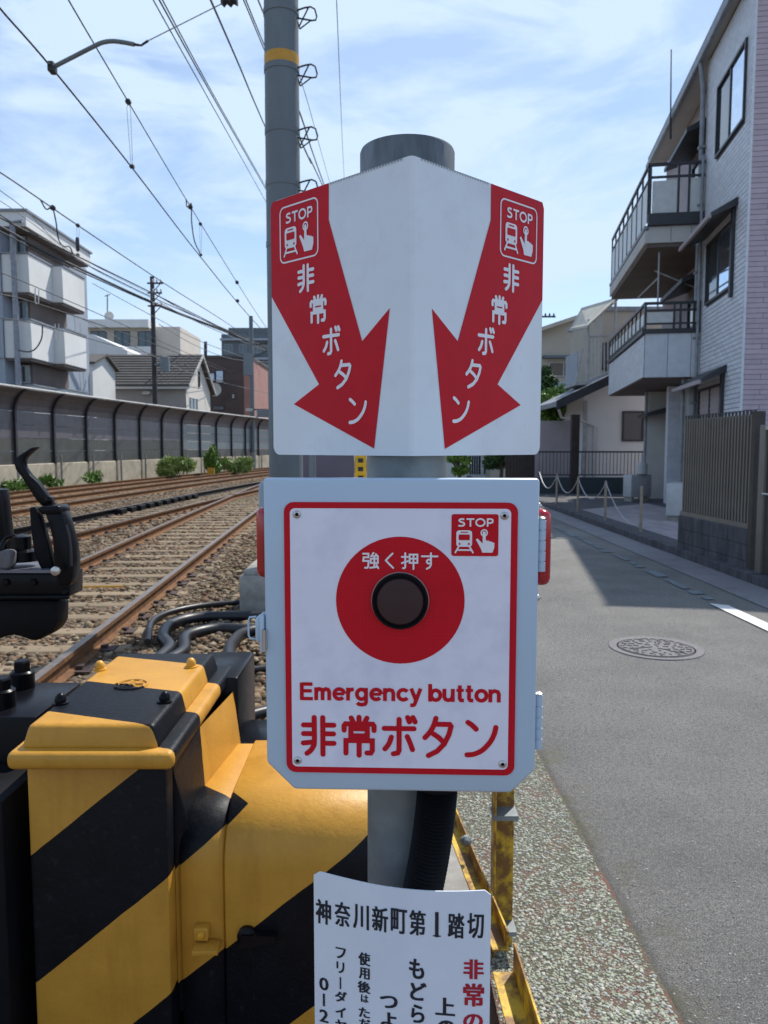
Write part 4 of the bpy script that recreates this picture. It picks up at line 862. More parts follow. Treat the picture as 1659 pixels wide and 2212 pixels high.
MB().box((at(1240, 800, 27.6).x, 27.2, at(1240, 826, 27.6).z), (at(1242, 800, 27.6).x, 28.9, at(1240, 762, 27.6).z)).build('balcony_side_panel', M['siding'], wh)
win(wh, at(1300, 780, 29).x, at(1322, 780, 29).x, at(1300, 800, 29).z, at(1300, 740, 29).z, 29, 'x'); 
MB().box((ux - .1, 28.9, at(1300, 672, 29).z), (10.8, 34.3, at(1300, 672, 29).z + .15)).build('upper_roof', M['rooftrim'], wh)

be = thing('beige_house', 'beige two-storey house with low gable roof behind the arrow sign', 'house')
a0 = at(1150, 870, 38); a1 = at(1290, 700, 38)
MB().prism([(a0.x - 2, 0), (a1.x, 0), (a1.x, at(1290, 690, 38).z), (at(1255, 688, 38).x, at(1255, 688, 38).z), (a0.x - 2, at(1100, 742, 38).z)], lambda q: (q[0], 38, q[1]), lambda q: (q[0], 46, q[1])).build('wall', M['beige'], be)
r0 = at(1095, 740, 37.5); r1 = at(1262, 684, 37.5)
MB().hexa([(r0.x, 37.4, r0.z), (r1.x, 37.4, r1.z), (r1.x, 46, r1.z), (r0.x, 46, r0.z), (r0.x, 37.4, r0.z + .18), (r1.x, 37.4, r1.z + .18), (r1.x, 46, r1.z + .18), (r0.x, 46, r0.z + .18)]).build('roof', M['beige'], be)
u = at(1184, 814, 38); v = at(1250, 782, 38); wn_ = win(be, u.x, v.x, u.z, v.z, 38, 'x', M['framepale'], dark=True)
MB().box((u.x - .3, 37.6, v.z + .15), (v.x + .3, 38, v.z + .28)).build('window_canopy', M['slategrey'], be)
MB().box((u.x - .4, 37.3, u.z - 1.3), (v.x + .2, 37.45, u.z - .3)).build('balcony_rail', M['siding'], be)
def tree(label, x, y, h, cr_, n, m, z=-.1, size=.09):
    t = thing('tree', label, 'tree', (x, y, z), group='garden trees on the right')
    MB().tube([(0, 0, 0), (.05, 0, h * .35), (-.05, .05, h * .7)], [.1, .07, .03], 8).build('trunk', M['bark'], t)
    lb = MB()
    cs = []
    for k in range(11):
        a = random.uniform(0, 2 * pi); r = cr_ * random.uniform(.2, .8); c = (r * cos(a), r * sin(a) * .7, h * random.uniform(.42, .95)); cs.append((*c, cr_ * .42, cr_ * .4, cr_ * .34)); lb.tube([(0, 0, h * .35), (c[0] * .6, c[1] * .6, c[2] * .85), c], [.035, .02, .008], 5)
    lb.build('limbs', M['bark'], t); leaves('crown', cs, n, size, m, t); return t
tree('bright green garden tree above the mauve wall', 7.0, 30.5, 4.2, 1.5, 9000, M['leaf'])
tree('taller dark leaved tree behind the edge of the arrow sign', 6.2, 31.5, 5.0, .9, 6000, M['leaf_dark'])
tree('dark green tree seen in the gap below the arrow sign', 5.0, 33, 2.4, .9, 4500, M['leaf_dark'])
tree('reddish green shrub by the pole in the gap below the sign', 2.9, 30, 1.7, .5, 2500, M['leaf'])
wg = thing('white_lattice_gate', 'white house front with lattice gate seen under the arrow sign', 'house', (at(1005, 1000, 40).x, 40, 0))
MB().box((-1.5, 0, -.1), (4.5, 4, 4.2)).build('wall', M['whitewall'], wg)
for k in range(2):
    f = MB().box((.15 + k * .75, -.06, .2), (.2 + k * .75, 0, 2.1)).box((.8 + k * .75, -.06, .2), (.85 + k * .75, 0, 2.1)).box((.2 + k * .75, -.06, 1.15), (.8 + k * .75, 0, 1.25)).build('gate_leaf', M['whitewall'], wg)
    MB().box((.2 + k * .75, -.03, .2), (.8 + k * .75, -.01, 2.1)).build('pane', M['glass'], f)
    for j in range(4): MB().box((.3 + k * .75 + j * .12, -.05, .2), (.32 + k * .75 + j * .12, -.03, 2.1)).build('lattice_bar', M['whitewall'], f)
pt = thing('far_power_pole', 'far power pole with crossarms beyond the beige house', 'utility pole', (at(1166, 700, 60).x, 60, 0))
zt = at(1170, 660, 60).z
MB().tube([(0, 0, 0), (0, 0, zt)], .15, 8).build('pole', M['conc'], pt)
MB().box((-.3, -.05, zt - .9), (1.2, .05, zt - .78)).build('crossarm', M['wire'], pt)
for j in range(4): MB().lathe([(.04, 0), (.08, .05), (.04, .2)], (.1 + j * .32, 0, zt - .78), 8).build('insulator', M['wire'], pt)

# ------------------------------------------------------------------ overhead wires
def sm(pts, n=6):       # Catmull-Rom through points
    P = [Vector(p) for p in pts]; P = [P[0] * 2 - P[1]] + P + [P[-1] * 2 - P[-2]]; out = []
    for i in range(1, len(P) - 2):
        for k in range(n):
            t = k / n; a, b, c, d = P[i - 1:i + 3]
            out.append(.5 * ((2 * b) + (c - a) * t + (2 * a - 5 * b + 4 * c - d) * t * t + (3 * b - a - 3 * c + d) * t ** 3))
    return out + [P[-2]]
def wire(label, pts, r, m='wire', name='overhead_wire', cat='wire', group='overhead wires', n=6):
    return tag(MB().tube(sm(pts, n), r, 6).build(name, M[m]), label, cat, group)
cw = [at(-60, -62, 6.2), at(0, 18, 6.75), at(113, 148, 7.5), at(285, 362, 10), at(430, 551, 14.6), at(545, 690, 22), at(640, 790, 36)]
wire('lower contact wire of the nearest track, held by the curved steady arm', cw, .0095, group='overhead wires')
mw_ = [at(100, -90, 6.6), at(148, 0, 7.3), at(277, 220, 10), at(405, 436, 14.4), at(510, 607, 19.5), at(570, 700, 26), at(640, 800, 40)]
wire('upper messenger wire above the nearest track', mw_, .008)
# droppers
def dropper(label, a, b_, twin=True):
    t = thing('wire_dropper', label, 'wire dropper', a, group='droppers of the overhead line'); d = Vector(b_) - Vector(a)
    bb = MB()
    bb.tube([(0, 0, 0), (-.02, 0, d.z * .1), (-.01 + d.x, d.y, d.z)], .003, 5).tube([(0, 0, 0), (.025, 0, d.z * .1), (.01 + d.x, d.y, d.z)], .003, 5)
    bb.build('hanger', M['wirelight'], t)
    MB().lathe([(.0, -.04), (.035, -.02), (.035, .02), (.0, .04)], (0, 0, 0), 10, axis='y').build('clamp', M['wire'], t)
    MB().box((d.x - .025, d.y - .03, d.z - .015), (d.x + .025, d.y + .03, d.z + .02)).build('lower_clamp', M['wire'], t); return t
dropper('twin wire dropper nearest the steady arm', at(277, 220, 10), at(285, 360, 10))
dropper('short dropper farther along the nearest track wires', at(433, 484, 16.6), at(434, 551, 16.6))
dropper('insulated dropper on the second track wires', at(168, 487, 14.4), at(168, 551, 14.4))
MB_ = MB().lathe([(.02, 0), (.035, .03), (.035, .22), (.02, .25)], at(168, 543, 14.4), 10).build('line_insulator', M['wire']); tag(MB_, 'dark insulator hanging on the second track dropper', 'insulator')
wire('looping feeder jumper between the two wires of the nearest track', [at(402, 430, 14.4), at(404, 447, 14.4), at(413, 440, 14.6), at(414, 480, 14.6), at(420, 520, 14.6), at(431, 545, 14.6), at(433, 556, 14.6)], .011, group='jumper cables')
wire('looping feeder jumper on the second track wires', [at(88, 433, 13), at(100, 452, 13), at(113, 449, 13.1), at(121, 480, 13.3), at(126, 515, 13.4), at(137, 532, 13.4), at(150, 533, 13.8), at(158, 549, 14)], .012, group='jumper cables')
for lab, px, py, Y in (('clamp knob on the nearest messenger wire beyond the first dropper', 411, 447, 14.6), ('small clamp on the messenger wire near the far end', 512, 610, 19.6), ('small clamp on the contact wire near the far end', 513, 650, 19.6), ('clamp knob on the second track messenger wire', 114, 449, 13.1)):
    tag(MB().lathe([(.0, -.05), (.045, -.02), (.045, .02), (.0, .05)], at(px, py, Y), 10, axis='y').build('wire_clamp', M['wire']), lab, 'wire clamp', 'wire clamps')
# steady arm
sa = thing('steady_arm', 'curved grey steady arm pulling the contact wire at top left', 'steady arm')
Ysa = 7.5
MB().tube(sm([at(113, 146, Ysa), at(150, 127, Ysa), at(207, 98, Ysa), at(225, 91, Ysa), at(245, 89, Ysa), at(270, 92, Ysa), at(290, 96, Ysa)], 5), .02, 10).build('arm_tube', M['polegrey'], sa)
MB().box(tuple(at(113, 148, Ysa) - Vector((.03, .05, .04))), tuple(at(113, 148, Ysa) + Vector((.03, .05, .05)))).build('clamp', M['wire'], sa, bevel=.01)
MB().tube([at(290, 96, Ysa), at(305, 98, Ysa), at(320, 88, Ysa)], [.014, .01, .012], 8).build('swivel', M['wire'], sa)
MB().tube([at(318, 89, Ysa), at(487, 4, 8.3), at(560, -35, 8.6)], .006, 6).build('pull_wire', M['wirelight'], sa)
MB().lathe([(.03, -.08), (.06, -.05), (.03, -.02), (.06, .02), (.03, .05), (.05, .09)], at(494, 2, 8.3), 10, axis='x').build('insulator', M['wire'], sa)
W = [
 ('grey wire running down left of the pair toward the big pole', [at(310, -45, 9), at(331, 0, 9.8), (at(455, 222, 15)), at(578, 442, 27), at(640, 552, 45)], .009, 'wire'),
 ('first of two close dark wires crossing to the big pole', [at(325, -35, 9), at(344, 0, 9.6), at(462, 213, 15), at(577, 414, 26), at(650, 545, 50)], .011, 'wire'),
 ('second of two close dark wires crossing to the big pole', [at(330, -38, 9.3), at(351, 0, 10), at(464, 210, 15.4), at(578, 411, 26.5), at(650, 540, 51)], .009, 'wire'),
 ('thick dark wire reaching the big pole below the orange band', [at(438, -40, 8), at(455, 0, 8.8), at(516, 140, 12), at(576, 281, 17.5), at(660, 470, 40)], .013, 'wire'),
 ('left wire of the twin pair just left of the pole top', [at(508, -40, 8.5), at(526, 0, 9.3), at(571, 108, 13), at(640, 275, 30)], .009, 'wire'),
 ('right wire of the twin pair just left of the pole top', [at(513, -40, 8.5), at(531, 0, 9.3), at(574, 105, 13), at(645, 275, 30)], .009, 'wire'),
 ('short steep wire touching the pole top on its left', [at(545, -40, 9), at(558, 0, 10), at(572, 35, 12), at(640, 200, 30)], .011, 'wire'),
 ('dark wire leaving the pole toward the arrow sign', [at(640, 225, 14), at(655, 265, 15), at(699, 396, 24), at(760, 560, 60)], .014, 'wire'),
 ('thick sleeved cable right of the big pole', [at(645, 290, 13), at(651, 306, 14), at(672, 352, 18), at(690, 386, 24), at(760, 540, 60)], .016, 'wire'),
 ('faint thin wire slanting from the pole steps to the sign', [at(645, 158, 13), at(672, 247, 17), at(711, 390, 28), at(760, 560, 60)], .007, 'wirelight'),
 ('single thin wire dropping from the top edge to the sign', [at(725, -40, 11), at(727, 0, 12), at(737, 247, 20), at(743, 378, 29), at(752, 560, 60)], .007, 'wirelight'),
 ('messenger wire above the second track', [at(-60, 335, 11), at(18, 384, 12), at(113, 449, 13.1), at(167, 486, 14.4), at(358, 614, 20.5), at(482, 692.5, 29), at(560, 745, 40)], .011, 'wire'),
 ('contact wire above the second track', [at(-60, 430, 11.3), at(0, 470, 12), at(158, 549, 14.1), at(335, 636, 18.2), at(484, 711, 26), at(600, 770, 50)], .013, 'wire'),
 ('thick spiral bundled cable crossing the apartment block', [at(-80, 450, 31), at(0, 489, 33.5), at(125, 557, 40), at(335, 655, 50), at(480, 712, 62), at(546, 739, 70), at(620, 765, 85)], .06, 'wire'),
 ('upper thin cable beside the bundled cable', [at(-80, 415, 31), at(0, 464, 33.5), at(126, 540, 40), at(335, 645, 50), at(480, 708, 62), at(546, 735, 70)], .03, 'wire'),
 ('lower grey cable beside the bundled cable', [at(-80, 470, 31), at(0, 500, 33.5), at(125, 564, 40), at(335, 658, 50), at(480, 715, 62), at(546, 742, 70)], .035, 'wire'),
 ('high thin wire over the apartment roof', [at(-40, 372, 22), at(0, 411, 24), at(55, 453, 27), at(160, 548, 34), at(335, 640, 50)], .014, 'wirelight'),
 ('thin wire below the apartment roof edge', [at(-40, 420, 22), at(0, 434, 24), at(80, 490, 28), at(200, 580, 37), at(335, 648, 50)], .012, 'wirelight'),
 ('wire passing in front of the second storey balcony', [at(-40, 572, 20), at(0, 588, 21), at(78, 620, 23), at(247, 693, 32), at(380, 752, 45), at(520, 812, 70)], .014, 'wire'),
 ('wire passing in front of the first storey balcony', [at(-40, 620, 20), at(0, 635, 21), at(100, 662, 24), at(335, 744, 38), at(480, 800, 60)], .018, 'wire'),
 ('lowest wire crossing the apartment facade', [at(-40, 676, 20), at(0, 686, 21), at(90, 702, 24), at(240, 745, 31), at(360, 775, 45), at(520, 830, 70)], .014, 'wire'),
 ('thin wire from the old utility pole over the grey roof', [at(343, 640, 50), at(400, 672, 54), at(500, 720, 62), at(580, 757, 72)], .03, 'wire'),
 ('second thin wire from the old utility pole', [at(343, 652, 50), at(410, 688, 54), at(500, 728, 62), at(580, 760, 72)], .025, 'wirelight'),
 ('pale wire low across the brown building', [at(343, 700, 50), at(420, 745, 54), at(500, 775, 62), at(580, 782, 72)], .02, 'wirelight'),
 ('pale wire low across the grey roof', [at(180, 690, 45), at(343, 775, 50), at(440, 815, 54), at(580, 850, 66)], .02, 'wirelight'),
 ('thin wire over the white flat roof', [at(200, 612, 45), at(343, 690, 50), at(440, 740, 56), at(580, 790, 66)], .02, 'wirelight'),
]
for l, p, r, m in W: wire(l, p, r, m)
wire('dark cable drooping over the apartment balcony', [at(92, 702, 34), at(90, 730, 34), at(78, 752, 34), at(62, 760, 34), at(40, 757, 34)], .03, group='jumper cables')
for i, (px, py, Y) in enumerate(((78, 622, 23), (121, 700, 25.5))):
    tag(MB().tube([at(px - 2, py, Y), at(px - 2, py + 28, Y), at(px, py + 34, Y), at(px + 5, py + 34, Y), at(px + 6, py, Y)], .016, 6).build('cable_hanger', M['capmetal']), ['pale hanger loop at the second storey balcony', 'pale hanger loop at the lower balcony recess'][i], 'cable hanger', 'cable hangers')

# ------------------------------------------------------------------ cables and boxes on the ballast near the gate machine
def hose(label, pts, r): return tag(MB().tube(sm(pts, 7), r, 12).build('rubber_hose', M['rubber']), label, 'cable', 'black cables on the ballast')
z = -.045
hose('outer loop of thick black cable lying on the ballast', [(-.6, 7.45, z), (-1.18, 7.4, z), (-1.77, 7.36, z), (-1.98, 7.05, z), (-1.93, 6.6, z), (-1.76, 6.2, z), (-1.74, 5.7, z), (-1.5, 5.1, z)], .052)
hose('inner loop of thick black cable lying on the ballast', [(-.6, 6.95, z), (-1.18, 6.85, z), (-1.52, 6.88, z), (-1.72, 6.6, z), (-1.62, 6.1, z), (-1.66, 5.7, z), (-1.4, 5.2, z)], .052)
hose('black cable running straight down behind the gate machine', [(-.7, 7.2, z), (-1.2, 6.8, z), (-1.24, 6.2, z + .05), (-1.14, 5.55, z + .12), (-1.0, 4.95, z + .1), (-.84, 4.4, z)], .048)
hose('thin black cable from the machine toward the sign post', [(-1.05, 4.2, z + .03), (-.97, 4.32, z + .05), (-.85, 4.38, z + .06), (-.70, 4.52, z + .06), (-.5, 4.7, z + .02)], .034)
hose('thin black cable crossing the stones right of the big cable', [(-1.15, 5.5, z), (-.95, 5.6, z), (-.6, 5.7, z)], .026)
hose('slack black cable near the track in the shade', [(-1.1, 8.2, z), (-1.9, 7.9, z), (-2.2, 7.3, z), (-2.0, 6.4, z)], .03)
cb = thing('concrete_trough_box', 'grey concrete cable box on the ballast behind the button box', 'concrete box', (-1.05, 7.9, -.12))
MB().box((-.42, -.2, 0), (.5, .7, .42)).build('body', M['conc'], cb, bevel=.03); MB().box((-.38, -.16, .42), (.46, .66, .47)).build('lid', M['conc'], cb, bevel=.01)
wire('yellow strap lying between the rails of the nearest track', [(-4.05, 9.2, -.05), (-3.6, 9.0, -.045), (-3.1, 9.05, -.05)], .012, 'yellow', 'yellow_strap', 'strap', 'straps')
cc = thing('corrugated_conduit', 'silver corrugated conduit at the bottom left corner', 'conduit')
g0 = at(-20, 2190, 1.95); b = MB()
pts = []; rr = []
for k in range(60): pts.append(g0 + Vector((k * .008, 0, -.0008 * k))); rr.append(.016 + (.0035 if k % 2 else 0))
b.tube(pts, rr, 12).build('tube', M['steel'], cc)
# near extra stones by bottom-left
pts = [(random.uniform(-1.6, -.2), random.uniform(1.6, 3.4), -.02 + random.uniform(-.03, .02)) for _ in range(3000)]
o = scatter('ballast', pts, (.015, .036), .75, M['stone']); tag(o, 'ballast stones at the foot of the striped gate machine', 'ballast')

# ------------------------------------------------------------------ crossing gate machine
STF = stripes('hazard_stripes_side', (-0.82, 0, 1.0), 0.615, 0.224, 0.52, YEL, BLK)
STT = stripes('hazard_stripes_top', (0.33, 1.0, 0), 0.494, 0.908, 0.495, YEL, BLK, wob=.006)
STH = stripes('hazard_stripes_housing', (-0.80, 0, 1.0), 0.615, 0.245, 0.52, YEL, BLK, mask=(.84, 1.0, 1.600))
gm = thing('crossing_gate_machine', 'yellow and black striped crossing gate machine with bolted lid', 'crossing gate machine', (0, 0, 0))
def two(o, zt):       # painted pattern differs on the upward faces
    me = o.data
    for p in me.polygons: p.material_index = 1 if p.normal.z > .7 else 0
MB().box((-.845, 1.755, -.1), (-.512, 2.33, .875)).build('body', [STF, STT], gm, bevel=.012)
o = MB().box((-.865, 1.70, .862), (-.482, 2.42, .905)).build('lid_flange', [STF, STT], gm, bevel=.016, seg=3)
def topmat(o, zmin):
    for p in o.data.polygons:
        if p.normal.z > .6: p.material_index = 1
# lid sides should carry the lid stripes except the near lip
STL = stripes('hazard_stripes_lid', (0.33, 1.0, 0), 0.494, 0.905, 0.495, YEL, BLK, wob=.006)
o.data.materials.clear(); o.data.materials.append(STL)
b = MB().hexa([(-.843, 1.728, .90), (-.520, 1.728, .90), (-.520, 2.38, .90), (-.843, 2.38, .90), (-.828, 1.742, .957), (-.535, 1.742, .957), (-.535, 2.37, .957), (-.828, 2.37, .957)])
b.build('lid', STL, gm, bevel=.012, seg=3)
for px, py in ((131, 1520), (356, 1516), (216, 1447), (413, 1441)):
    g = gnd(px, py, .957); black = py > 1500
    MB().lathe([(.019, 0), (.019, .004), (.014, .005), (.014, .013), (.012, .02), (.007, .026), (.001, .028)], g, 14).build('dome_nut', M['black'] if black else M['yellow'], gm)
eb = MB(); ec = Vector((gnd(284, 1480, .957)))
eb.tube([ec + Vector((.042 * cos(a), .042 * sin(a), .001)) for a in [2 * pi * k / 28 for k in range(29)]], .004, 6)
for a, c in (((-.03, -.005), (.03, .005)), ((-.02, -.025), (-.005, .03)), ((.0, -.02), (.02, .028)), ((-.035, -.03), (.01, -.034))): eb.tube([ec + Vector((a[0], a[1], .001)), ec + Vector((c[0], c[1], .001))], .005, 6)
eb.build('raised_emblem', STL, gm)
MB().box((-.60, 2.30, -.1), (-.445, 2.60, .90)).build('rear_casing', M['black'], gm, bevel=.012)
# side housing with rounded front edge
def prof(yf, zt, r, yb, zb=-.1, n=7):
    p = [(yf, zb)]
    for k in range(n + 1): a = pi - (pi / 2) * k / n; p.append((yf + r + r * cos(a), zt - r + r * sin(a)))
    return p + [(yb, zt), (yb, zb)]
MB().prism(prof(1.80, .70, .13, 2.28), lambda q: (-.50, q[0], q[1]), lambda q: (-.392, q[0], q[1])).build('neck_housing', STH, gm, bevel=.004, seg=1, smooth=50)
MB().prism(prof(1.79, .722, .15, 2.25), lambda q: (-.389, q[0], q[1]), lambda q: (0.02, q[0], q[1])).build('motor_housing', STH, gm, bevel=.004, seg=1, smooth=50)
MB().hexa([(-.512, 1.80, .2), (-.43, 1.80, .2), (-.43, 2.3, .2), (-.512, 2.3, .2), (-.512, 1.80, .86), (-.495, 1.84, .70), (-.44, 2.3, .70), (-.46, 2.3, .86)]).build('web', STH, gm, bevel=.006)
MB().box((-.46, 2.25, .0), (.0, 2.52, .69)).build('rear_cover', M['black'], gm, bevel=.01)
# bracket and bolt
bk = at(434, 2045, 1.76)
MB().hexa([(bk.x - .018, 1.742, bk.z - .012), (bk.x + .042, 1.752, bk.z - .018), (bk.x + .042, 1.795, bk.z - .018), (bk.x - .018, 1.795, bk.z - .012), (bk.x - .018, 1.742, bk.z), (bk.x + .042, 1.752, bk.z - .006), (bk.x + .042, 1.795, bk.z - .006), (bk.x - .018, 1.795, bk.z)]).build('latch_bracket', STH, gm, bevel=.002)
MB().box((bk.x - .020, 1.775, bk.z + .004), (bk.x + .014, 1.80, bk.z + .036)).box((bk.x - .014, 1.768, bk.z - .030), (bk.x + .008, 1.80, bk.z - .012)).build('latch_plate', STH, gm, bevel=.002)
MB().lathe([(.010, 0), (.010, .004), (.007, .010), (.001, .012)], (bk.x - .003, 1.775, bk.z + .022), 14, axis='y').build('bolt', M['yellow'], gm)
lk = at(548, 2035, 1.76)
MB().lathe([(.024, 0), (.024, .012), (.014, .018), (.001, .02)], (lk.x - .02, 1.79, lk.z), 20, axis='y').hexa([(lk.x - .04, 1.765, lk.z - .022), (lk.x + .05, 1.765, lk.z - .006), (lk.x + .05, 1.788, lk.z - .006), (lk.x - .04, 1.788, lk.z - .022), (lk.x - .03, 1.765, lk.z + .012), (lk.x + .05, 1.765, lk.z + .010), (lk.x + .05, 1.788, lk.z + .010), (lk.x - .03, 1.788, lk.z + .012)]).build('lock_lever', M['black'], gm)

# ------------------------------------------------------------------ black counterweight mechanism left
gl = thing('gate_arm_holder', 'black gate arm holder with curved hook lever at the left edge', 'gate arm mechanism')
def G(x, y): return (x * .2231, 932.6 + y * .2231)     # survey sheet of this detail
def plate(pts, Y, t, name, m, bev=.003):
    q = [at(*G(*p), Y) for p in pts]; b = MB(); b.prism(q, lambda p: (p.x, p.y, p.z), lambda p: (p.x, p.y + t, p.z)); return b.build(name, m, gl, bevel=bev, seg=2)
Yg_ = 1.55
left = [(300, 150), (205, 210), (150, 250), (132, 310), (150, 370), (205, 440), (280, 560), (345, 660), (400, 720)]
right = [(545, 735), (450, 610), (370, 495), (290, 420), (240, 350), (230, 300), (240, 255), (290, 205), (365, 145)]
plate(left + right, Yg_, .018, 'hook_lever', M['black'])
plate([(280, 735), (340, 725), (370, 790), (460, 1080), (515, 1325), (390, 1325), (330, 1190), (300, 1000)], Yg_ - .03, .02, 'tapered_fin', M['blackmatte'])
plate([(430, 790), (590, 760), (640, 900), (690, 1100), (710, 1250), (705, 1400), (680, 1490), (560, 1490), (520, 1300), (505, 1050), (470, 900)], Yg_ - .045, .04, 'curved_arm', M['black'], .004)
plate([(350, 745), (395, 725), (560, 715), (580, 740), (590, 790), (520, 800), (400, 805)], Yg_ - .05, .05, 'clamp_band', M['black'])
plate([(-200, 1370), (675, 1370), (675, 1600), (500, 1625), (-200, 1625)], Yg_ - .04, .07, 'support_beam', M['black'], .004)
q = [at(*G(*p), Yg_ - .05) for p in ((-200, 1368), (560, 1362))]
MB().box((q[0].x, Yg_ - .05, q[0].z), (q[1].x, Yg_ + .06, q[0].z + .006)).build('top_plate', mat('worn_steel_plate', (.16, .16, .19), .4, metal=.3, var=.15), gl)
plate([(-200, 1625), (555, 1625), (570, 1700), (565, 1850), (520, 1950), (320, 2045), (110, 1970), (-50, 2020), (-200, 2100)], Yg_ - .02, .06, 'counterweight_cover', M['blackmatte'], .012)
plate([(-200, 550), (0, 560), (15, 700), (70, 1150), (60, 1330), (-200, 1330)], Yg_ + .02, .04, 'upright_plate', M['black'])
plate([(-20, 1160), (60, 1150), (100, 1170), (98, 1300), (60, 1330), (-20, 1320)], Yg_ - .06, .03, 'clevis', M['iron'], .008)
e = at(*G(220, 1250), Yg_); MB().lathe([(.03, 0), (.03, .02), (.018, .025), (.018, .05), (.001, .055)], e, 18).build('hub', M['black'], gl)
e = at(*G(100, 1150), Yg_); MB().tube([e + Vector((.02 * cos(a), .01 * sin(a), .028 * sin(a))) for a in [k * .35 for k in range(19)]], .005, 6).build('spring_loop', M['black'], gl)
e = at(*G(545, 1345), Yg_ - .07); MB().lathe([(.009, 0), (.009, .006), (.001, .009)], e, 10, axis='y').build('bolt', M['steel'], gl)
e = at(*G(490, 660), Yg_ - .01); MB().lathe([(.008, 0), (.008, .01), (.001, .014)], e, 8, axis='y').build('bolt', M['black'], gl)
for bx_, by_ in ((60, 1455), (330, 1455), (630, 1545)):
    e = at(*G(bx_, by_), Yg_ - .04); MB().lathe([(.0075, 0), (.0075, .004), (.006, .006), (.001, .006)], e, 6, axis='y').build('hex_bolt', M['black'], gl, smooth=10)
MB().tube([at(*G(640, 900), Yg_ - .048), at(*G(668, 1000), Yg_ - .048), at(*G(685, 1120), Yg_ - .048), at(*G(690, 1300), Yg_ - .048)], .0025, 6).build('rolled_edge', M['darksteel'], gl)
MB().tube([at(*G(-100, 1605), Yg_ - .045), at(*G(670, 1603), Yg_ - .045)], .004, 6).build('beam_lip', M['black'], gl)
# black body under it
kb = thing('black_pedestal', 'black steel pedestal with two large bolts left of the striped machine', 'pedestal')
MB().box((-1.25, 1.95, .3), (-.905, 2.25, .90)).build('bolt_block', M['black'], kb, bevel=.006)
MB().box((-1.2, 2.0, -.1), (-.93, 2.2, .3)).build('column', M['black'], kb, bevel=.01)
MB().box((-1.05, 1.72, -.1), (-.885, 1.95, .78)).build('front_column', M['blackmatte'], kb, bevel=.01)
for px, py in ((49, 1466), (6, 1508)):
    g = gnd(px, py + 18, .90)
    MB().lathe([(.034, 0), (.034, .045), (.028, .05)], g, 20).build('sleeve', M['black'], kb); MB().lathe([(.024, .05), (.024, .075), (.02, .08)], g, 6).build('hex_bolt', M['black'], kb, smooth=10)

# ------------------------------------------------------------------ yellow angle iron fence
yf = thing('yellow_angle_fence', 'rusty yellow angle iron post and rails right of the sign post', 'barrier')
def angle(p0, p1, w, t, sx=1, up=True, name='rail', m=None):
    p0, p1 = Vector(p0), Vector(p1); d = (p1 - p0).normalized(); u = Vector((0, 0, 1)) - d * d.z if up else Vector((0, -1, 0)); u.normalize(); s = d.cross(u) * sx; b = MB()
    def H(a0, a1, c0, c1): b.hexa([p + s * x + u * y for p in (p0, p1) for x, y in ((a0, c0), (a1, c0), (a1, c1), (a0, c1))])
    H(0, t, 0, w); H(t, w, w - t, w)
    o = b.build(name, m or M['yellowsteel'], yf, bevel=.0015, seg=1)
    bmq = bmesh.new(); bmq.from_mesh(o.data); bmesh.ops.recalc_face_normals(bmq, faces=bmq.faces); bmq.to_mesh(o.data); bmq.free(); return o
b = MB().box((.335, 2.25, -.1), (.342, 2.315, 1.0)).box((.342, 2.308, -.1), (.405, 2.315, 1.0)).build('post', M['yellowsteel'], yf, bevel=.0015, seg=1)
def lrail(p0, p1, h, w, name):
    p0, p1 = Vector(p0), Vector(p1); d = (p1 - p0).normalized(); sd = Vector((d.y, -d.x, 0)); t = .006; bb = MB()
    for a0, a1, c0, c1 in ((-t, 0, -h, 0), (-w, -t, -h, -h + t)):
        bb.hexa([p + sd * x + Vector((0, 0, zz)) for p in (p0, p1) for x, zz in ((a0, c0), (a1, c0), (a1, c1), (a0, c1))])
    o = bb.build(name, M['yellowsteel'], yf, bevel=.001, seg=1); q = bmesh.new(); q.from_mesh(o.data); bmesh.ops.recalc_face_normals(q, faces=q.faces); q.to_mesh(o.data); q.free()
lrail((.337, 1.97, .30), (.165, 3.6, .30), .055, .045, 'rail')
lrail((.372, 1.25, .295), (.346, 1.92, .302), .085, .06, 'lower_rail')
MB().box((.332, 2.247, .47), (.408, 2.318, .485)).build('steel_band', M['galv'], yf)
MB().box((.332, 2.247, .10), (.408, 2.318, .115)).build('steel_band', M['galv'], yf)
MB().lathe([(.018, 0), (.018, .01), (.01, .02), (.001, .022)], (.268, 2.42, .318), 10, axis='y').build('bolt', M['galv'], yf)
# concrete edging behind
ke = thing('concrete_edging', 'weathered concrete edging strip behind the yellow rails', 'kerb')
for k in range(8): MB().box((.20 - .03 * k * .6, 2.45 + k * .6, -.05), (.33 - .03 * k * .6, 3.04 + k * .6, .05)).build('edging_block', M['conc'], ke, bevel=.01, seg=1)

# ------------------------------------------------------------------ sign post
PX, PY = .0320, 1.095
sp = thing('sign_post', 'grey galvanized steel post with wider cap carrying the emergency signs', 'post', (PX, PY, 0))
MB().lathe([(.0563, -.1), (.0563, 1.93)], n=56).build('pole', M['galv'], sp)
MB().lathe([(.0565, 1.70), (.0650, 1.705), (.0650, 2.000), (.0635, 2.0035), (.001, 2.004)], n=56).build('cap', M['galvdark'], sp)

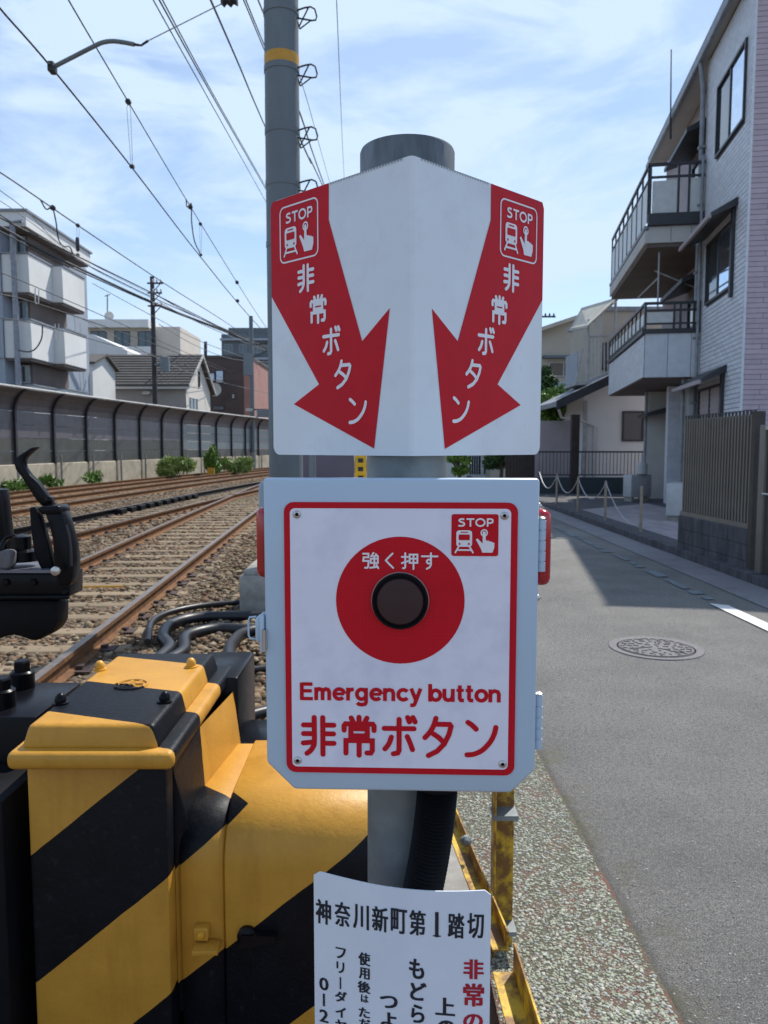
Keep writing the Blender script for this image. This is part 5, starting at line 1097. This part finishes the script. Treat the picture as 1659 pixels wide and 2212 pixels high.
# arrow sign (folded plate)
ang = R(42.7); FX, FY, FZ = .035, 1.0, 1.5885; Hs = .377; Lw = .279
vs_ = thing('arrow_sign', 'white folded sign with two red arrows pointing down to the button', 'sign', (FX, FY, FZ))
def wingM(side):
    d = Vector((side * cos(ang), sin(ang), 0)); n = Vector((sin(ang) * side, -cos(ang), 0))
    return lambda a, b, l=0: d * a + Vector((0, 0, b)) + n * l
rf_ = .012; b = MB(); cx = []
th = .0018
def vprof():
    out = []
    wl, wr = wingM(-1), wingM(1)
    for a in [Lw - .0] : out.append(wl(a, 0))
    # rounded fold
    c = Vector((0, rf_ / cos(ang) * 1.0, 0)); t0 = math.tan(ang) * rf_
    out.append(wl(t0 * 1.0, 0))
    for k in range(1, 8):
        a = (-1 + 2 * k / 8) * (ang); out.append(c + Vector((rf_ * sin(a), -rf_ * cos(a), 0)))
    out.append(wr(t0, 0)); out.append(wr(Lw, 0)); return out
prof_ = vprof()
wm = [wingM(-1), wingM(1)]
# wing sheets with rounded outer corners
R_ = .014
def corner(side):
    p = [(.0065, 0)]
    for k in range(6): a = -pi / 2 + (pi / 2) * k / 5; p.append((Lw - R_ + R_ * cos(a), R_ + R_ * sin(a)))
    for k in range(6): a = (pi / 2) * k / 5; p.append((Lw - R_ + R_ * cos(a), Hs - R_ + R_ * sin(a)))
    return p + [(.0065, Hs)]
for s in (-1, 1):
    w = wingM(s); b = MB(); b.prism(corner(s), lambda q: w(q[0], q[1], 0), lambda q: w(q[0], q[1], -th)); o = b.build('wing', M['vwhite'], vs_, smooth=30)
    bmq = bmesh.new(); bmq.from_mesh(o.data); bmesh.ops.recalc_face_normals(bmq, faces=bmq.faces); bmq.to_mesh(o.data); bmq.free()
wl, wr = wm; inner = []; fold = []
A = .0065
ctr = Vector((0, A / sin(ang) if False else A / cos(ang) * 1.0, 0))
# arc tangent to both wings at distance A from the fold line
rc = A / math.tan(pi / 2 - ang) if False else A * math.tan(pi / 2 - ang); ctr = Vector((0, math.hypot(A, rc), 0))
for k in range(9):
    a = (-1 + 2 * k / 8) * (pi / 2 - (pi / 2 - ang)); fold.append(ctr + Vector((rc * sin(a), -rc * cos(a), 0)))
b = MB(); n = len(fold); vsx = []
for p in fold: q = p + (ctr - p).normalized() * th; vsx += [p, p + Vector((0, 0, Hs)), q, q + Vector((0, 0, Hs))]
fsx = []
for i in range(n - 1):
    a, c = i * 4, (i + 1) * 4; fsx += [(a, c, c + 1, a + 1), (a + 2, a + 3, c + 3, c + 2), (a + 1, c + 1, c + 3, a + 3), (a, a + 2, c + 2, c)]
b.add(vsx, fsx).build('fold', M['vwhite'], vs_, smooth=60)

# ---- flat print helpers
LIFT = [0]
def fill(poly, MP, m, parent, name, lift=.0006):
    b = MB(); b.add([MP(x, y, lift) for x, y in poly], [tuple(range(len(poly)))]); o = b.build(name, m, parent, smooth=0)
    return o
def rrect(x0, y0, x1, y1, r, n=5):
    out = []
    for cx_, cy_, a0 in ((x1 - r, y1 - r, 0), (x0 + r, y1 - r, pi / 2), (x0 + r, y0 + r, pi), (x1 - r, y0 + r, 1.5 * pi)):
        for k in range(n + 1): a = a0 + (pi / 2) * k / n; out.append((cx_ + r * cos(a), cy_ + r * sin(a)))
    return out
def strokes(b, paths, w, MP, lift, rnd=True, sx=1, sy=1, ox=0, oy=0):
    """paths in a 100 grid; scaled by sx, sy and moved to ox, oy on the plate"""
    for i, path in enumerate(paths):
        ww = w
        if isinstance(path, tuple) and isinstance(path[0], (int, float)) and isinstance(path[1], list): ww = w * path[0]; path = path[1]
        if 3 <= len(path) <= 9 and path[0] != path[-1]:
            tv = [Vector(q) for q in path]; ok = all((tv[k + 1] - tv[k]).angle(tv[k] - tv[k - 1], 0) < R(42) for k in range(1, len(tv) - 1))
            if ok: path = [(q.x, q.y) for q in sm([(x, y, 0) for x, y in path], 5)]
        P = [Vector((ox + x * sx, oy + y * sy)) for x, y in path]; LIFT[0] += 1; l = lift + (LIFT[0] % 60) * 4e-6
        closed = (P[0] - P[-1]).length < 1e-7 and len(P) > 2
        if closed: P = P[:-1]
        n = len(P); L_ = []; R2 = []
        for k in range(n):
            a = P[(k - 1) % n] if (k > 0 or closed) else None; c = P[(k + 1) % n] if (k < n - 1 or closed) else None
            d0 = (P[k] - a).normalized() if a is not None else (c - P[k]).normalized(); d1 = (c - P[k]).normalized() if c is not None else d0
            n0 = Vector((-d0.y, d0.x)); n1 = Vector((-d1.y, d1.x)); mm = n0 + n1
            if mm.length < .2: mm = n0
            else: mm = mm.normalized() / max(.55, mm.normalized().dot(n0))
            L_.append(P[k] + mm * ww / 2); R2.append(P[k] - mm * ww / 2)
        vs2 = [MP(p.x, p.y, l) for p in L_] + [MP(p.x, p.y, l) for p in R2]; fs2 = [(k, n + k, n + k + 1, k + 1) for k in range(n - 1)]
        if closed: fs2.append((n - 1, 2 * n - 1, n, 0))
        b.add(vs2, fs2)
        if rnd:
            for k in range(n):
                LIFT[0] += 1; l2 = lift + (LIFT[0] % 60) * 4e-6
                if not closed and k in (0, n - 1) or n <= 8:
                    b.add([MP(P[k].x + ww / 2 * cos(t), P[k].y + ww / 2 * sin(t), l2) for t in [2 * pi * j / 14 for j in range(14)]], [tuple(range(14))])
def arc(cx_, cy_, rx, ry, a0, a1, n=18): return [(cx_ + rx * cos(R(a0 + (a1 - a0) * k / n)), cy_ + ry * sin(R(a0 + (a1 - a0) * k / n))) for k in range(n + 1)]
def cl_(p): return p + [p[0]]
GL = {
 '非': [[(38, 95), (38, 34), (34, 20), (26, 10), (17, 4)], [(62, 95), (62, 2)], [(8, 76), (38, 76)], [(8, 54), (38, 54)], [(7, 30), (38, 33)], [(62, 76), (93, 76)], [(62, 54), (92, 54)], [(62, 30), (93, 30)]],
 '常': [[(50, 97), (50, 80)], [(28, 95), (33, 86)], [(72, 95), (67, 86)], [(8, 64), (8, 75), (12, 80), (88, 80), (92, 75), (92, 64)], cl_([(27, 68), (73, 68), (73, 50), (27, 50)]), [(13, 6), (13, 38), (87, 38), (87, 13), (83, 7), (72, 7)], [(50, 50), (50, 1)]],
 'ボ': [[(6, 70), (90, 70)], [(48, 93), (48, 15), (44, 8), (32, 6)], [(26, 48), (19, 31), (8, 18)], [(71, 50), (79, 34), (86, 17)], [(72, 98), (77, 87)], [(87, 98), (93, 87)]],
 'タ': [[(40, 97), (34, 80), (22, 62), (7, 48)], [(38, 82), (82, 82), (86, 77), (80, 57), (66, 33), (44, 14), (18, 3)], [(32, 58), (50, 48), (64, 36)]],
 'ン': [[(10, 88), (22, 81), (34, 71)], [(8, 6), (28, 8), (52, 18), (74, 38), (86, 58), (91, 76)]],
 'く': [[(68, 94), (48, 74), (28, 52), (48, 30), (72, 6)]],
 '押': [[(2, 74), (38, 74)], [(22, 97), (22, 13), (18, 5), (8, 5)], [(2, 36), (38, 48)], cl_([(48, 88), (94, 88), (94, 38), (48, 38)]), [(48, 63), (94, 63)], [(71, 88), (71, 0)]],
 'す': [[(4, 78), (96, 78)], [(58, 97), (58, 44)], arc(46, 46, 12, 12, 10, 350), [(58, 48), (58, 28), (50, 12), (34, 2)]],
 '強': [[(4, 92), (36, 92), (36, 70), (8, 70), (5, 48), (37, 48), (35, 16), (30, 6), (16, 6)], [(66, 97), (52, 77), (90, 80)], [(80, 90), (93, 72)], cl_([(50, 62), (92, 62), (92, 36), (50, 36)]), [(71, 70), (71, 9)], [(46, 6), (90, 12)], [(84, 24), (95, 4)]],
}
LT = {  # bold grotesque letters: strokes and advance
 'E': ([[(7, 0), (7, 72)], (.92, [(7, 66), (46, 66)]), (.92, [(7, 38), (43, 38)]), (.92, [(7, 6), (47, 6)])], 52),
 'm': ([[(7, 0), (7, 53)], [(7, 32), (10, 41), (18, 46.5), (26, 44), (30, 35), (30, 0)], [(30, 32), (33, 41), (41, 46.5), (50, 44), (54, 35), (54, 0)]], 65),
 'e': ([(.8, [(8, 27), (43, 27)]), arc(25.5, 26.5, 18, 20.5, 2, 318, 22)], 50),
 'r': ([[(7, 0), (7, 53)], [(7, 30), (11, 40), (18, 45), (28, 46)]], 32),
 'g': ([cl_(arc(23.5, 26.5, 16.5, 20, 0, 344, 22)), [(40, 53), (40, -6), (36, -14), (24, -16.5), (13, -14), (8, -8)]], 51),
 'n': ([[(7, 0), (7, 53)], [(7, 32), (12, 42), (22, 46.5), (33, 43), (37, 33), (37, 0)]], 48),
 'c': ([arc(25, 26.5, 18, 20.5, 38, 322, 20)], 47),
 'y': ([[(6, 53), (23, 5)], [(40, 53), (23, 2), (18, -12), (12, -16), (3, -15.5)]], 45),
 'b': ([[(7, 0), (7, 72)], cl_(arc(27, 26.5, 16.5, 20, 0, 344, 22))], 51),
 'u': ([[(7, 53), (7, 20), (11, 10), (21, 6.5), (31, 10), (37, 22)], [(37, 53), (37, 0)]], 48),
 't': ([[(14, 68), (14, 14), (18, 7), (29, 6)], (.8, [(2, 47.5), (28, 47.5)])], 33),
 'o': ([cl_(arc(25, 26.5, 18, 20.5, 0, 344, 22))], 50), ' ': ([], 22),
 'S': ([[(40, 62), (33, 66), (22, 66), (13, 61), (11, 52), (17, 43), (30, 37), (39, 30), (41, 20), (36, 10), (25, 6), (15, 6), (6, 11)]], 50),
 'T': ([(1, [(26, 0), (26, 72)]), (.95, [(3, 66), (49, 66)])], 52),
 'O': ([cl_(arc(32, 36, 25, 31, 0, 348, 26))], 66),
 'P': ([[(8, 0), (8, 72)], [(8, 66), (26, 66), (36, 61), (38, 50), (36, 38), (26, 32), (8, 32)]], 48),
}
def latin(b, text, x0, x1, y0, cap, MP, lift, w=13.5):
    adv = sum(LT[c][1] for c in text) - 5; s = (x1 - x0) / adv; sy = cap / 72; x = x0
    for c in text:
        g, a = LT[c]; strokes(b, g, w * (s + sy) / 2, MP, lift, False, s, sy, x, y0); x += a * s
def pict(MP, parent, x0, y0, x1, y1, bgm, withbg=True, lift=.0012):
    """STOP / train / pressing hand pictogram in the rectangle, white on red"""
    W_, H_ = x1 - x0, y1 - y0; X = lambda u: x0 + W_ * u / 100; Y_ = lambda v: y0 + H_ * v / 100
    def Q(u, v, l=0): return MP(X(u), Y_(v), l)
    b = MB(); latin(b, 'STOP', X(12), X(90), Y_(71), H_ * .20, MP, lift, 11.5)
    b.build('stop_lettering', M['printwhite'], parent)
    b = MB(); tp = [(X(u), Y_(v)) for u, v in rrect(10, 22, 44, 62, 7)]; b.add([MP(x, y, lift) for x, y in tp], [tuple(range(len(tp)))])
    strokes(b, [[(15, 22), (8, 8)], [(39, 22), (46, 8)], [(13, 14), (41, 14)]], W_ * .035, lambda a, c, l: MP(a, c, l), lift, True, W_ / 100, H_ / 100, x0, y0)
    b.build('train_symbol', M['printwhite'], parent)
    b = MB()
    for rr_ in (rrect(15, 38, 39, 52, 2), rrect(19, 56, 35, 58.5, 1)): b.add([Q(u, v, lift + .0003) for u, v in rr_], [tuple(range(len(rr_)))])
    for cx_ in (17, 37): b.add([Q(cx_ + 2.2 * cos(t), 29 + 2.6 * sin(t), lift + .0003) for t in [2 * pi * j / 12 for j in range(12)]], [tuple(range(12))])
    b.build('train_windows', bgm, parent)
    b = MB(); strokes(b, [cl_(arc(70, 56, 6.5, 7.5, 0, 345, 18))], W_ * .028, MP, lift, False, W_ / 100, H_ / 100, x0, y0)
    strokes(b, [[(70, 56), (70, 30)]], W_ * .065, MP, lift + .0001, True, W_ / 100, H_ / 100, x0, y0)
    hand = [(52, 40), (56, 42), (66.7, 30), (66.7, 42), (73.3, 42), (74, 37), (80, 37), (81, 35), (86, 35), (87, 33), (92, 32), (92, 20), (88, 8), (66, 8), (63, 18)]
    b.add([Q(u, v, lift) for u, v in hand], [tuple(range(len(hand)))]); b.build('hand_symbol', M['printwhite'], parent)

ARR = {-1: [(.2786, .368), (.2745, .3764), (.1517, .3768), (.1521, .3272), (.0876, .1547), (.0371, .1927), (.0655, .0095), (.2301, .0753), (.1745, .1015), (.2788, .2385)],
        1: [(.1548, .3768), (.2745, .3764), (.2786, .368), (.2786, .2337), (.1742, .1015), (.2290, .0739), (.0639, .009), (.0374, .192), (.0881, .1548), (.1549, .3277)]}
CH = {-1: [(.2003, .2552), (.1746, .2079), (.1472, .1600), (.1235, .1127), (.0957, .0625)], 1: [(.2017, .2554), (.1755, .2067), (.1474, .1595), (.1217, .1126), (.0956, .0635)]}
BX = {-1: (.1742, .2835, .2565, .3630), 1: (.1760, .2835, .2605, .3622)}
for s in (-1, 1):
    w = wingM(s)
    MPw = (lambda w, s: (lambda a, b_, l=0: w(-a if s < 0 else a, b_, l)))(w, s)   # a grows to the reader's right
    arrow = [(a * s, b_) for a, b_ in ARR[s]]
    if s < 0: arrow = arrow[::-1]
    o = fill(arrow, MPw, M['signred'], vs_, 'arrow', .0005)
    x0, y0, x1, y1 = BX[s]
    if s < 0: x0, x1 = -x1, -x0
    b = MB(); strokes(b, [cl_(rrect(x0, y0, x1, y1, .009))], .0022, MPw, .001, False); b.build('pictogram_border', M['printwhite'], vs_)
    pict(MPw, vs_, x0 + .003, y0 + .003, x1 - .003, y1 - .003, M['signred'])
    b = MB()
    for (a, c), g in zip(CH[s], '非常ボタン'):
        a *= s; W_, H_ = .037, .0385; strokes(b, GL[g], .0048, MPw, .001, True, W_ / 100, H_ / 100, a - W_ / 2, c - H_ / 2)
    b.build('lettering', M['printwhite'], vs_)
    b = MB()    # serrated cut edge of the reflective sheet
    k = 0
    while .015 + k * .0052 < .150:
        a = .015 + k * .0052; b.add([MPw(s * a, Hs - .0002, .0006), MPw(s * (a + .0026), Hs - .0034, .0006), MPw(s * (a + .0052), Hs - .0002, .0006)], [(0, 1, 2)]); k += 1
    b.build('serrated_edge', mat('sheet_edge', (.33, .36, .39), .4), vs_)
b = MB()
for sgn in (-1, 1):
    k = 0
    while k * .0075 < Hs - .008:
        z0 = k * .0075; b.add([Vector((sgn * .0075 * (1 if k % 2 else .35), .0018 + .0036 * (1 if k % 2 else .06) , z0)), Vector((sgn * .0075 * (.35 if k % 2 else 1), .0018 + .0036 * (.06 if k % 2 else 1), z0 + .0075)), Vector((sgn * (.0082 * (.35 if k % 2 else 1) + .0004), .0019 + .0036 * (.06 if k % 2 else 1), z0 + .0075)), Vector((sgn * (.0082 * (1 if k % 2 else .35) + .0004), .0019 + .0036 * (1 if k % 2 else .06), z0))], [(0, 1, 2, 3)]); k += 1

# ------------------------------------------------------------------ emergency button box
eb_ = thing('emergency_button_box', 'pale grey box with white panel and round emergency button', 'emergency button box', (.021, .93, 1.365), R(-2.2))
def ch(x0, x1, z0, z1, c, c2=None): c2 = c2 or c; return [(x0 + c, z0), (x1 - c2, z0), (x1, z0 + c2), (x1, z1), (x0, z1), (x0, z0 + c)]
o = MB().prism(ch(-.1685, .1665, -.1945, .1975, .0345, .03), lambda q: (q[0], 0, q[1]), lambda q: (q[0], .022, q[1])).build('door', M['boxpaint'], eb_, bevel=.004, seg=3)
MB().prism(ch(-.160, .158, -.186, .189, .033, .03), lambda q: (q[0], .024, q[1]), lambda q: (q[0], .10, q[1])).build('enclosure', M['boxpaint2'], eb_, bevel=.003)
MB().box((-.198, .115, .07), (-.06, .20, .186)).build('rear_junction_box', M['boxpaint2'], eb_, bevel=.004)
MB().box((-.19, .09, .184), (-.1, .14, .189)).build('mounting_plate', M['boxpaint2'], eb_)
def E_(a, b_, l=0): return Vector((a, -l, b_))
def hull(poly, MP, m, parent, name, l0, l1, bevel=0): 
    b = MB(); b.prism(poly, lambda q: MP(q[0], q[1], l0), lambda q: MP(q[0], q[1], l1)); o = b.build(name, m, parent, smooth=30)
    q = bmesh.new(); q.from_mesh(o.data); bmesh.ops.recalc_face_normals(q, faces=q.faces); q.to_mesh(o.data); q.free(); return o
pl = hull(rrect(-.1430, -.1705, .1405, .1685, .012), E_, M['signred'], eb_, 'sign_panel', .0005, .0026)
fill(rrect(-.1355, -.1628, .1322, .1610, .006), E_, M['whiteplate'], pl, 'white_field', .0030)
cx0, cz0, cr0 = -.0012, .0484, .0785
fill([(cx0 + cr0 * cos(t), cz0 + cr0 * sin(t)) for t in [2 * pi * k / 72 for k in range(72)]], E_, M['signred'], pl, 'red_disc', .0034)
bt = MB().lathe([(.0345, 0), (.0345, .0055), (.0335, .0068), (.0318, .0068), (.0310, .0040), (.001, .0040)], (cx0, -.0035, cz0), 56, axis='y').build('bezel', M['blackmatte'], eb_, smooth=40)
MB().lathe([(.0350, 0), (.0357, .001), (.0350, .0022)], (cx0, -.0035, cz0), 56, axis='y').build('metal_ring', M['steel'], eb_)
MB().lathe([(.0285, 0), (.0285, .0065), (.0272, .0080), (.001, .0088)], (cx0, -.0045, cz0), 48, axis='y').build('push_button', M['button'], eb_, smooth=45)
for a, c in ((-.1268, .1535), (.1242, .1527), (-.1287, -.1549), (.1258, -.1555)):
    s = MB().lathe([(.0050, 0), (.0050, .0006), (.0042, .0018), (.0028, .0024), (.0024, .0024), (.0024, .0010), (.001, .0010)], (a, -.003, c), 18, axis='y').build('screw', M['steel'], eb_)
    MB().lathe([(.0024, 0), (.0023, .0002), (.001, .0002)], (a, -.0042, c), 6, axis='y').build('hex_socket', M['blackmatte'], s)
bgp = fill(rrect(.0606, .1036, .1172, .1546, .003), E_, M['signred'], pl, 'pictogram_square', .0035)
pict(E_, pl, .0610, .104, .1168, .154, M['signred'], lift=.0041)
b = MB()
for i, g in enumerate('強く押す'):
    w = .0205; strokes(b, GL[g], .0022, E_, .0041, True, w / 100, .0200 / 100, -.0472 + i * .0238 - (.001 if i == 1 else 0), .0875)
b.build('push_lettering', M['printwhite'], pl)
b = MB(); latin(b, 'Emergency button', -.1252, .1222, -.0775, .0222, E_, .0035, 14.5); b.build('english_lettering', M['signred'], pl)
b = MB()
for (x0, x1), g in zip(((-.1246, -.0801), (-.0740, -.0297), (-.0232, .0206), (.0270, .0676), (.0785, .1208)), '非常ボタン'):
    hgt = .0535; strokes(b, GL[g], .0064, E_, .0035, True, (x1 - x0) / 100, .0505 / 100, x0, -.1475)
b.build('japanese_lettering', M['signred'], pl)
# side lamps
for s, x, z0, z1, pr in ((-1, -.168, .066, .158, .0205), (1, .168, .058, .156, .0225)):
    o = MB().box((min(x, x + s * pr), .045, z0), (max(x, x + s * pr), .10, z1)).build('side_lamp', M['redlamp'], eb_, bevel=.010, seg=4)
    MB().box((min(x - s * .012, x + s * .002), .05, z0 + .004), (max(x - s * .012, x + s * .002), .095, z1 - .004)).build('lamp_base', M['boxpaint2'], o)
# hinges on the right edge
for zb_, zt_ in ((.0834, .1480), (-.1404, -.0711)):
    h = MB().lathe([(.0042, 0), (.0042, zt_ - zb_)], (.1712, .012, zb_), 12).build('hinge', M['boxpaint'], eb_)
    for k in range(5):
        z0 = zb_ + k * (zt_ - zb_) / 5; MB().lathe([(.0054, 0), (.0054, (zt_ - zb_) / 5 - .0022)], (.1712, .012, z0), 12).build('knuckle', M['boxpaint'], h)
    MB().lathe([(.0055, 0), (.0055, .0012), (.003, .0025), (.001, .003)], (.1712, .012, zt_), 12).build('pin_head', M['steel'], h)
for z in (.163, .049): MB().lathe([(.0045, 0), (.0045, .003), (.002, .0055), (.001, .006)], (.1665, .018, z), 12, axis='x').build('side_screw', M['steel'], eb_)
# latch on the left edge
lt = MB().box((-.1755, -.001, -.0185), (-.1695, .026, .028)).build('latch', M['boxpaint'], eb_, bevel=.002)
MB().box((-.1815, .004, -.006), (-.1758, .03, .023)).build('latch_lever', M['boxpaint'], lt, bevel=.0015); MB().tube([(-.1815, .012, .0235), (-.190, .012, .0225), (-.1915, .012, .018), (-.1915, .012, -.001), (-.189, .012, -.004), (-.183, .012, -.005)], .0013, 8).build('latch_bail', M['boxpaint'], lt)
MB().tube([(-.1688, -.0035, .0105), (-.1688, -.0035, -.0145)], .0023, 10).box((-.1715, -.003, -.0145), (-.166, .002, .0105)).build('latch_catch', M['steel'], lt)
MB().prism([(-.19, -.01), (-.155, -.01), (-.155, -.11), (-.178, -.11)], lambda q: (q[0], .115, q[1]), lambda q: (q[0], .16, q[1])).build('rear_bracket', M['blackmatte'], eb_)
MB().lathe([(.032, 0), (.032, -.012), (.027, -.02)], (.052, .07, -.186), 24).build('cable_gland', M['blackmatte'], eb_)

# ------------------------------------------------------------------ corrugated conduit below the box
ch_ = thing('flexible_conduit', 'thick black corrugated conduit coming out under the button box', 'conduit')
pts = sm([(.071, 1.0, 1.19), (.071, 1.0, 1.13), (.062, 1.002, 1.05), (.047, 1.006, .96), (.040, 1.01, .88), (.040, 1.01, .70)], 16); b = MB(); rr = []; P2 = []
for i in range(len(pts) - 1):
    for k in range(2): P2.append(pts[i].lerp(pts[i + 1], k / 2)); rr.append(.0245 if k else .0275)
b.tube(P2, rr, 24).build('corrugated_tube', M['blackmatte'], ch_, smooth=25)
MB().lathe([(.031, 0), (.031, .022), (.036, .026), (.036, .045)], (.071, 1.0, 1.148), 24).build('collar', M['blackmatte'], ch_)

# ------------------------------------------------------------------ notice plate
npl = thing('notice_plate', 'white curved notice plate with black and red Japanese writing on the post', 'notice plate')
NX0, NX1 = -.0945, .1375
def ND(x):     # gently curled plate: depth grows to the left
    t = (x - NX0) / (NX1 - NX0); t = min(1.0, max(0.0, t)); return .955 - .012 + .046 * (1 - t) ** 1.3 - .006 * sin(pi * t)
def NTop(x): return 1.034 - .006 * sin(pi * (x - NX0) / (NX1 - NX0))
def NM(a, b_, l=0):  # a = x, b = z
    e = .001; d = Vector((1, (ND(a + e) - ND(a - e)) / (2 * e), 0)).normalized(); n = Vector((d.y, -d.x, 0)); return Vector((a, ND(a), b_)) + n * l
b = MB(); nx = 28; th2 = .0016; rad = .007
cols_ = []
for i in range(nx + 1):
    x = NX0 + (NX1 - NX0) * i / nx; dd = min(x - NX0, NX1 - x); cut = rad - math.sqrt(max(0, rad * rad - max(0, rad - dd) ** 2)) if dd < rad else 0
    cols_.append((x, NTop(x) - cut))
vs2 = []
for x, zt_ in cols_: vs2 += [NM(x, zt_, 0), NM(x, .60, 0), NM(x, zt_, -th2), NM(x, .60, -th2)]
fs2 = []
for i in range(nx): a, c = 4 * i, 4 * (i + 1); fs2 += [(a, a + 1, c + 1, c), (a + 2, c + 2, c + 3, a + 3), (a, c, c + 2, a + 2), (a + 1, a + 3, c + 3, c + 1)]
fs2 += [(0, 2, 3, 1), (4 * nx, 4 * nx + 1, 4 * nx + 3, 4 * nx + 2)]
b.add(vs2, fs2).build('plate', M['whiteplate_lo'], npl, smooth=50)
MB().box((-.02, .965, .70), (.085, 1.045, .73)).build('mounting_band', M['steel'], npl)
def glyph_mesh(ch_x):
    cu = bpy.data.curves.new('glyph', 'FONT'); cu.body = ch_x; cu.fill_mode = 'BOTH'; cu.dimensions = '2D'; cu.resolution_u = 3
    o = bpy.data.objects.new('glyph', cu); C.objects.link(o); bpy.context.view_layer.update()
    dg = bpy.context.evaluated_depsgraph_get(); me = bpy.data.meshes.new_from_object(o.evaluated_get(dg))
    v = [tuple(p.co[:2]) for p in me.vertices]; f = [tuple(p.vertices) for p in me.polygons]
    bpy.data.objects.remove(o); bpy.data.curves.remove(cu); bpy.data.meshes.remove(me); return v, f
def unN(px, py):      # survey of a point on the plate
    d = ray(px, py); Y = 1.0
    for _ in range(6): X = d.x * Y / d.y; Y = ND(X)
    return X, EYE + d.z * Y / d.y
def put_glyph(b, c, cxp, cyp, wp, hp, bold_x=.045, bold_y=.012, lift=.0005):
    x, zc = unN(603.5 + .3638 * cxp, 1645.8 + .3638 * cyp); sx = .3638 * .955 / FP * 1.03; W_, H_ = wp * sx, hp * sx * 1.02
    v, f = glyph_mesh(c)
    if not v: return
    xs_ = [p[0] for p in v]; ys_ = [p[1] for p in v]; mx, my = (min(xs_) + max(xs_)) / 2, (min(ys_) + max(ys_)) / 2
    em = max(max(xs_) - min(xs_), 1e-3), max(max(ys_) - min(ys_), 1e-3)
    if c in 'ー1': em = (em[0] * 2.2, em[1]) if c == '1' else em
    kx, ky = W_ / max(em[0], .5 * em[1] if c not in 'ー' else em[0]), H_ / em[1]
    if c == 'ー': v = [(p[1], -p[0]) for p in v]; kx = ky = H_ / em[0]; mx, my = my, -mx
    for dx in (-1, 0, 1):
        for dy in (-.5, .5):
            LIFT[0] += 1; l = lift + (LIFT[0] % 40) * 5e-6
            b.add([NM(x + (p[0] - mx) * kx + dx * bold_x * W_ * .5, zc + (p[1] - my) * ky + dy * bold_y * H_, l) for p in v], f)
b = MB()
tx = [262, 375, 485, 598, 710, 820, 935, 1050, 1165]; ty = [890, 905, 920, 933, 945, 955, 965, 972, 972]
for c, x, y in zip('神奈川新町第1踏切', tx, ty): put_glyph(b, c, x, y, 92 if c != '1' else 44, 152, .075 if c != '1' else .2, .02)
x, zc = unN(603.5 + .3638 * 935, 1645.8 + .3638 * 1035)
b.add([NM(x - .005, zc, .0009), NM(x + .005, zc, .0009), NM(x + .005, zc + .0015, .0009), NM(x - .005, zc + .0015, .0009)], [(0, 1, 2, 3)])
b.build('title_lettering', M['printblack'], npl)
b = MB()
for c, x, y, w, h in (('上', 985, 1452, 108, 108), ('の', 990, 1580, 100, 95), ('も', 815, 1228, 84, 120), ('ど', 825, 1362, 90, 110), ('ら', 822, 1495, 74, 110), ('つ', 650, 1425, 100, 78), ('よ', 650, 1535, 90, 100)): put_glyph(b, c, x, y, w, h, .10, .04)
for c, x, y, w, h in (('使', 505, 1170, 68, 80), ('用', 505, 1255, 62, 70), ('後', 503, 1337, 74, 72), ('は', 507, 1405, 44, 48), ('た', 505, 1488, 64, 62), ('だ', 507, 1555, 64, 60)): put_glyph(b, c, x, y, w, h, .09, .03)
for c, x, y, w, h in (('フ', 365, 1135, 60, 68), ('リ', 363, 1220, 46, 70), ('ー', 363, 1312, 8, 74), ('ダ', 366, 1393, 70, 68), ('イ', 365, 1485, 62, 66), ('ヤ', 366, 1560, 66, 60)): put_glyph(b, c, x, y, w, h, .09, .03)
for c, x, y, w, h in (('0', 265, 1318, 54, 80), ('1', 265, 1412, 34, 80), ('2', 265, 1508, 52, 80), ('0', 265, 1604, 54, 80)): put_glyph(b, c, x, y, w, h, .12, .02)
b.build('body_lettering', M['printblack'], npl)
b = MB()
for c, x, y, w, h in (('非', 1153, 1230, 112, 118), ('常', 1153, 1383, 116, 138), ('の', 1150, 1540, 110, 90)): put_glyph(b, c, x, y, w, h, .09, .04)
b.build('red_lettering', M['printred'], npl)
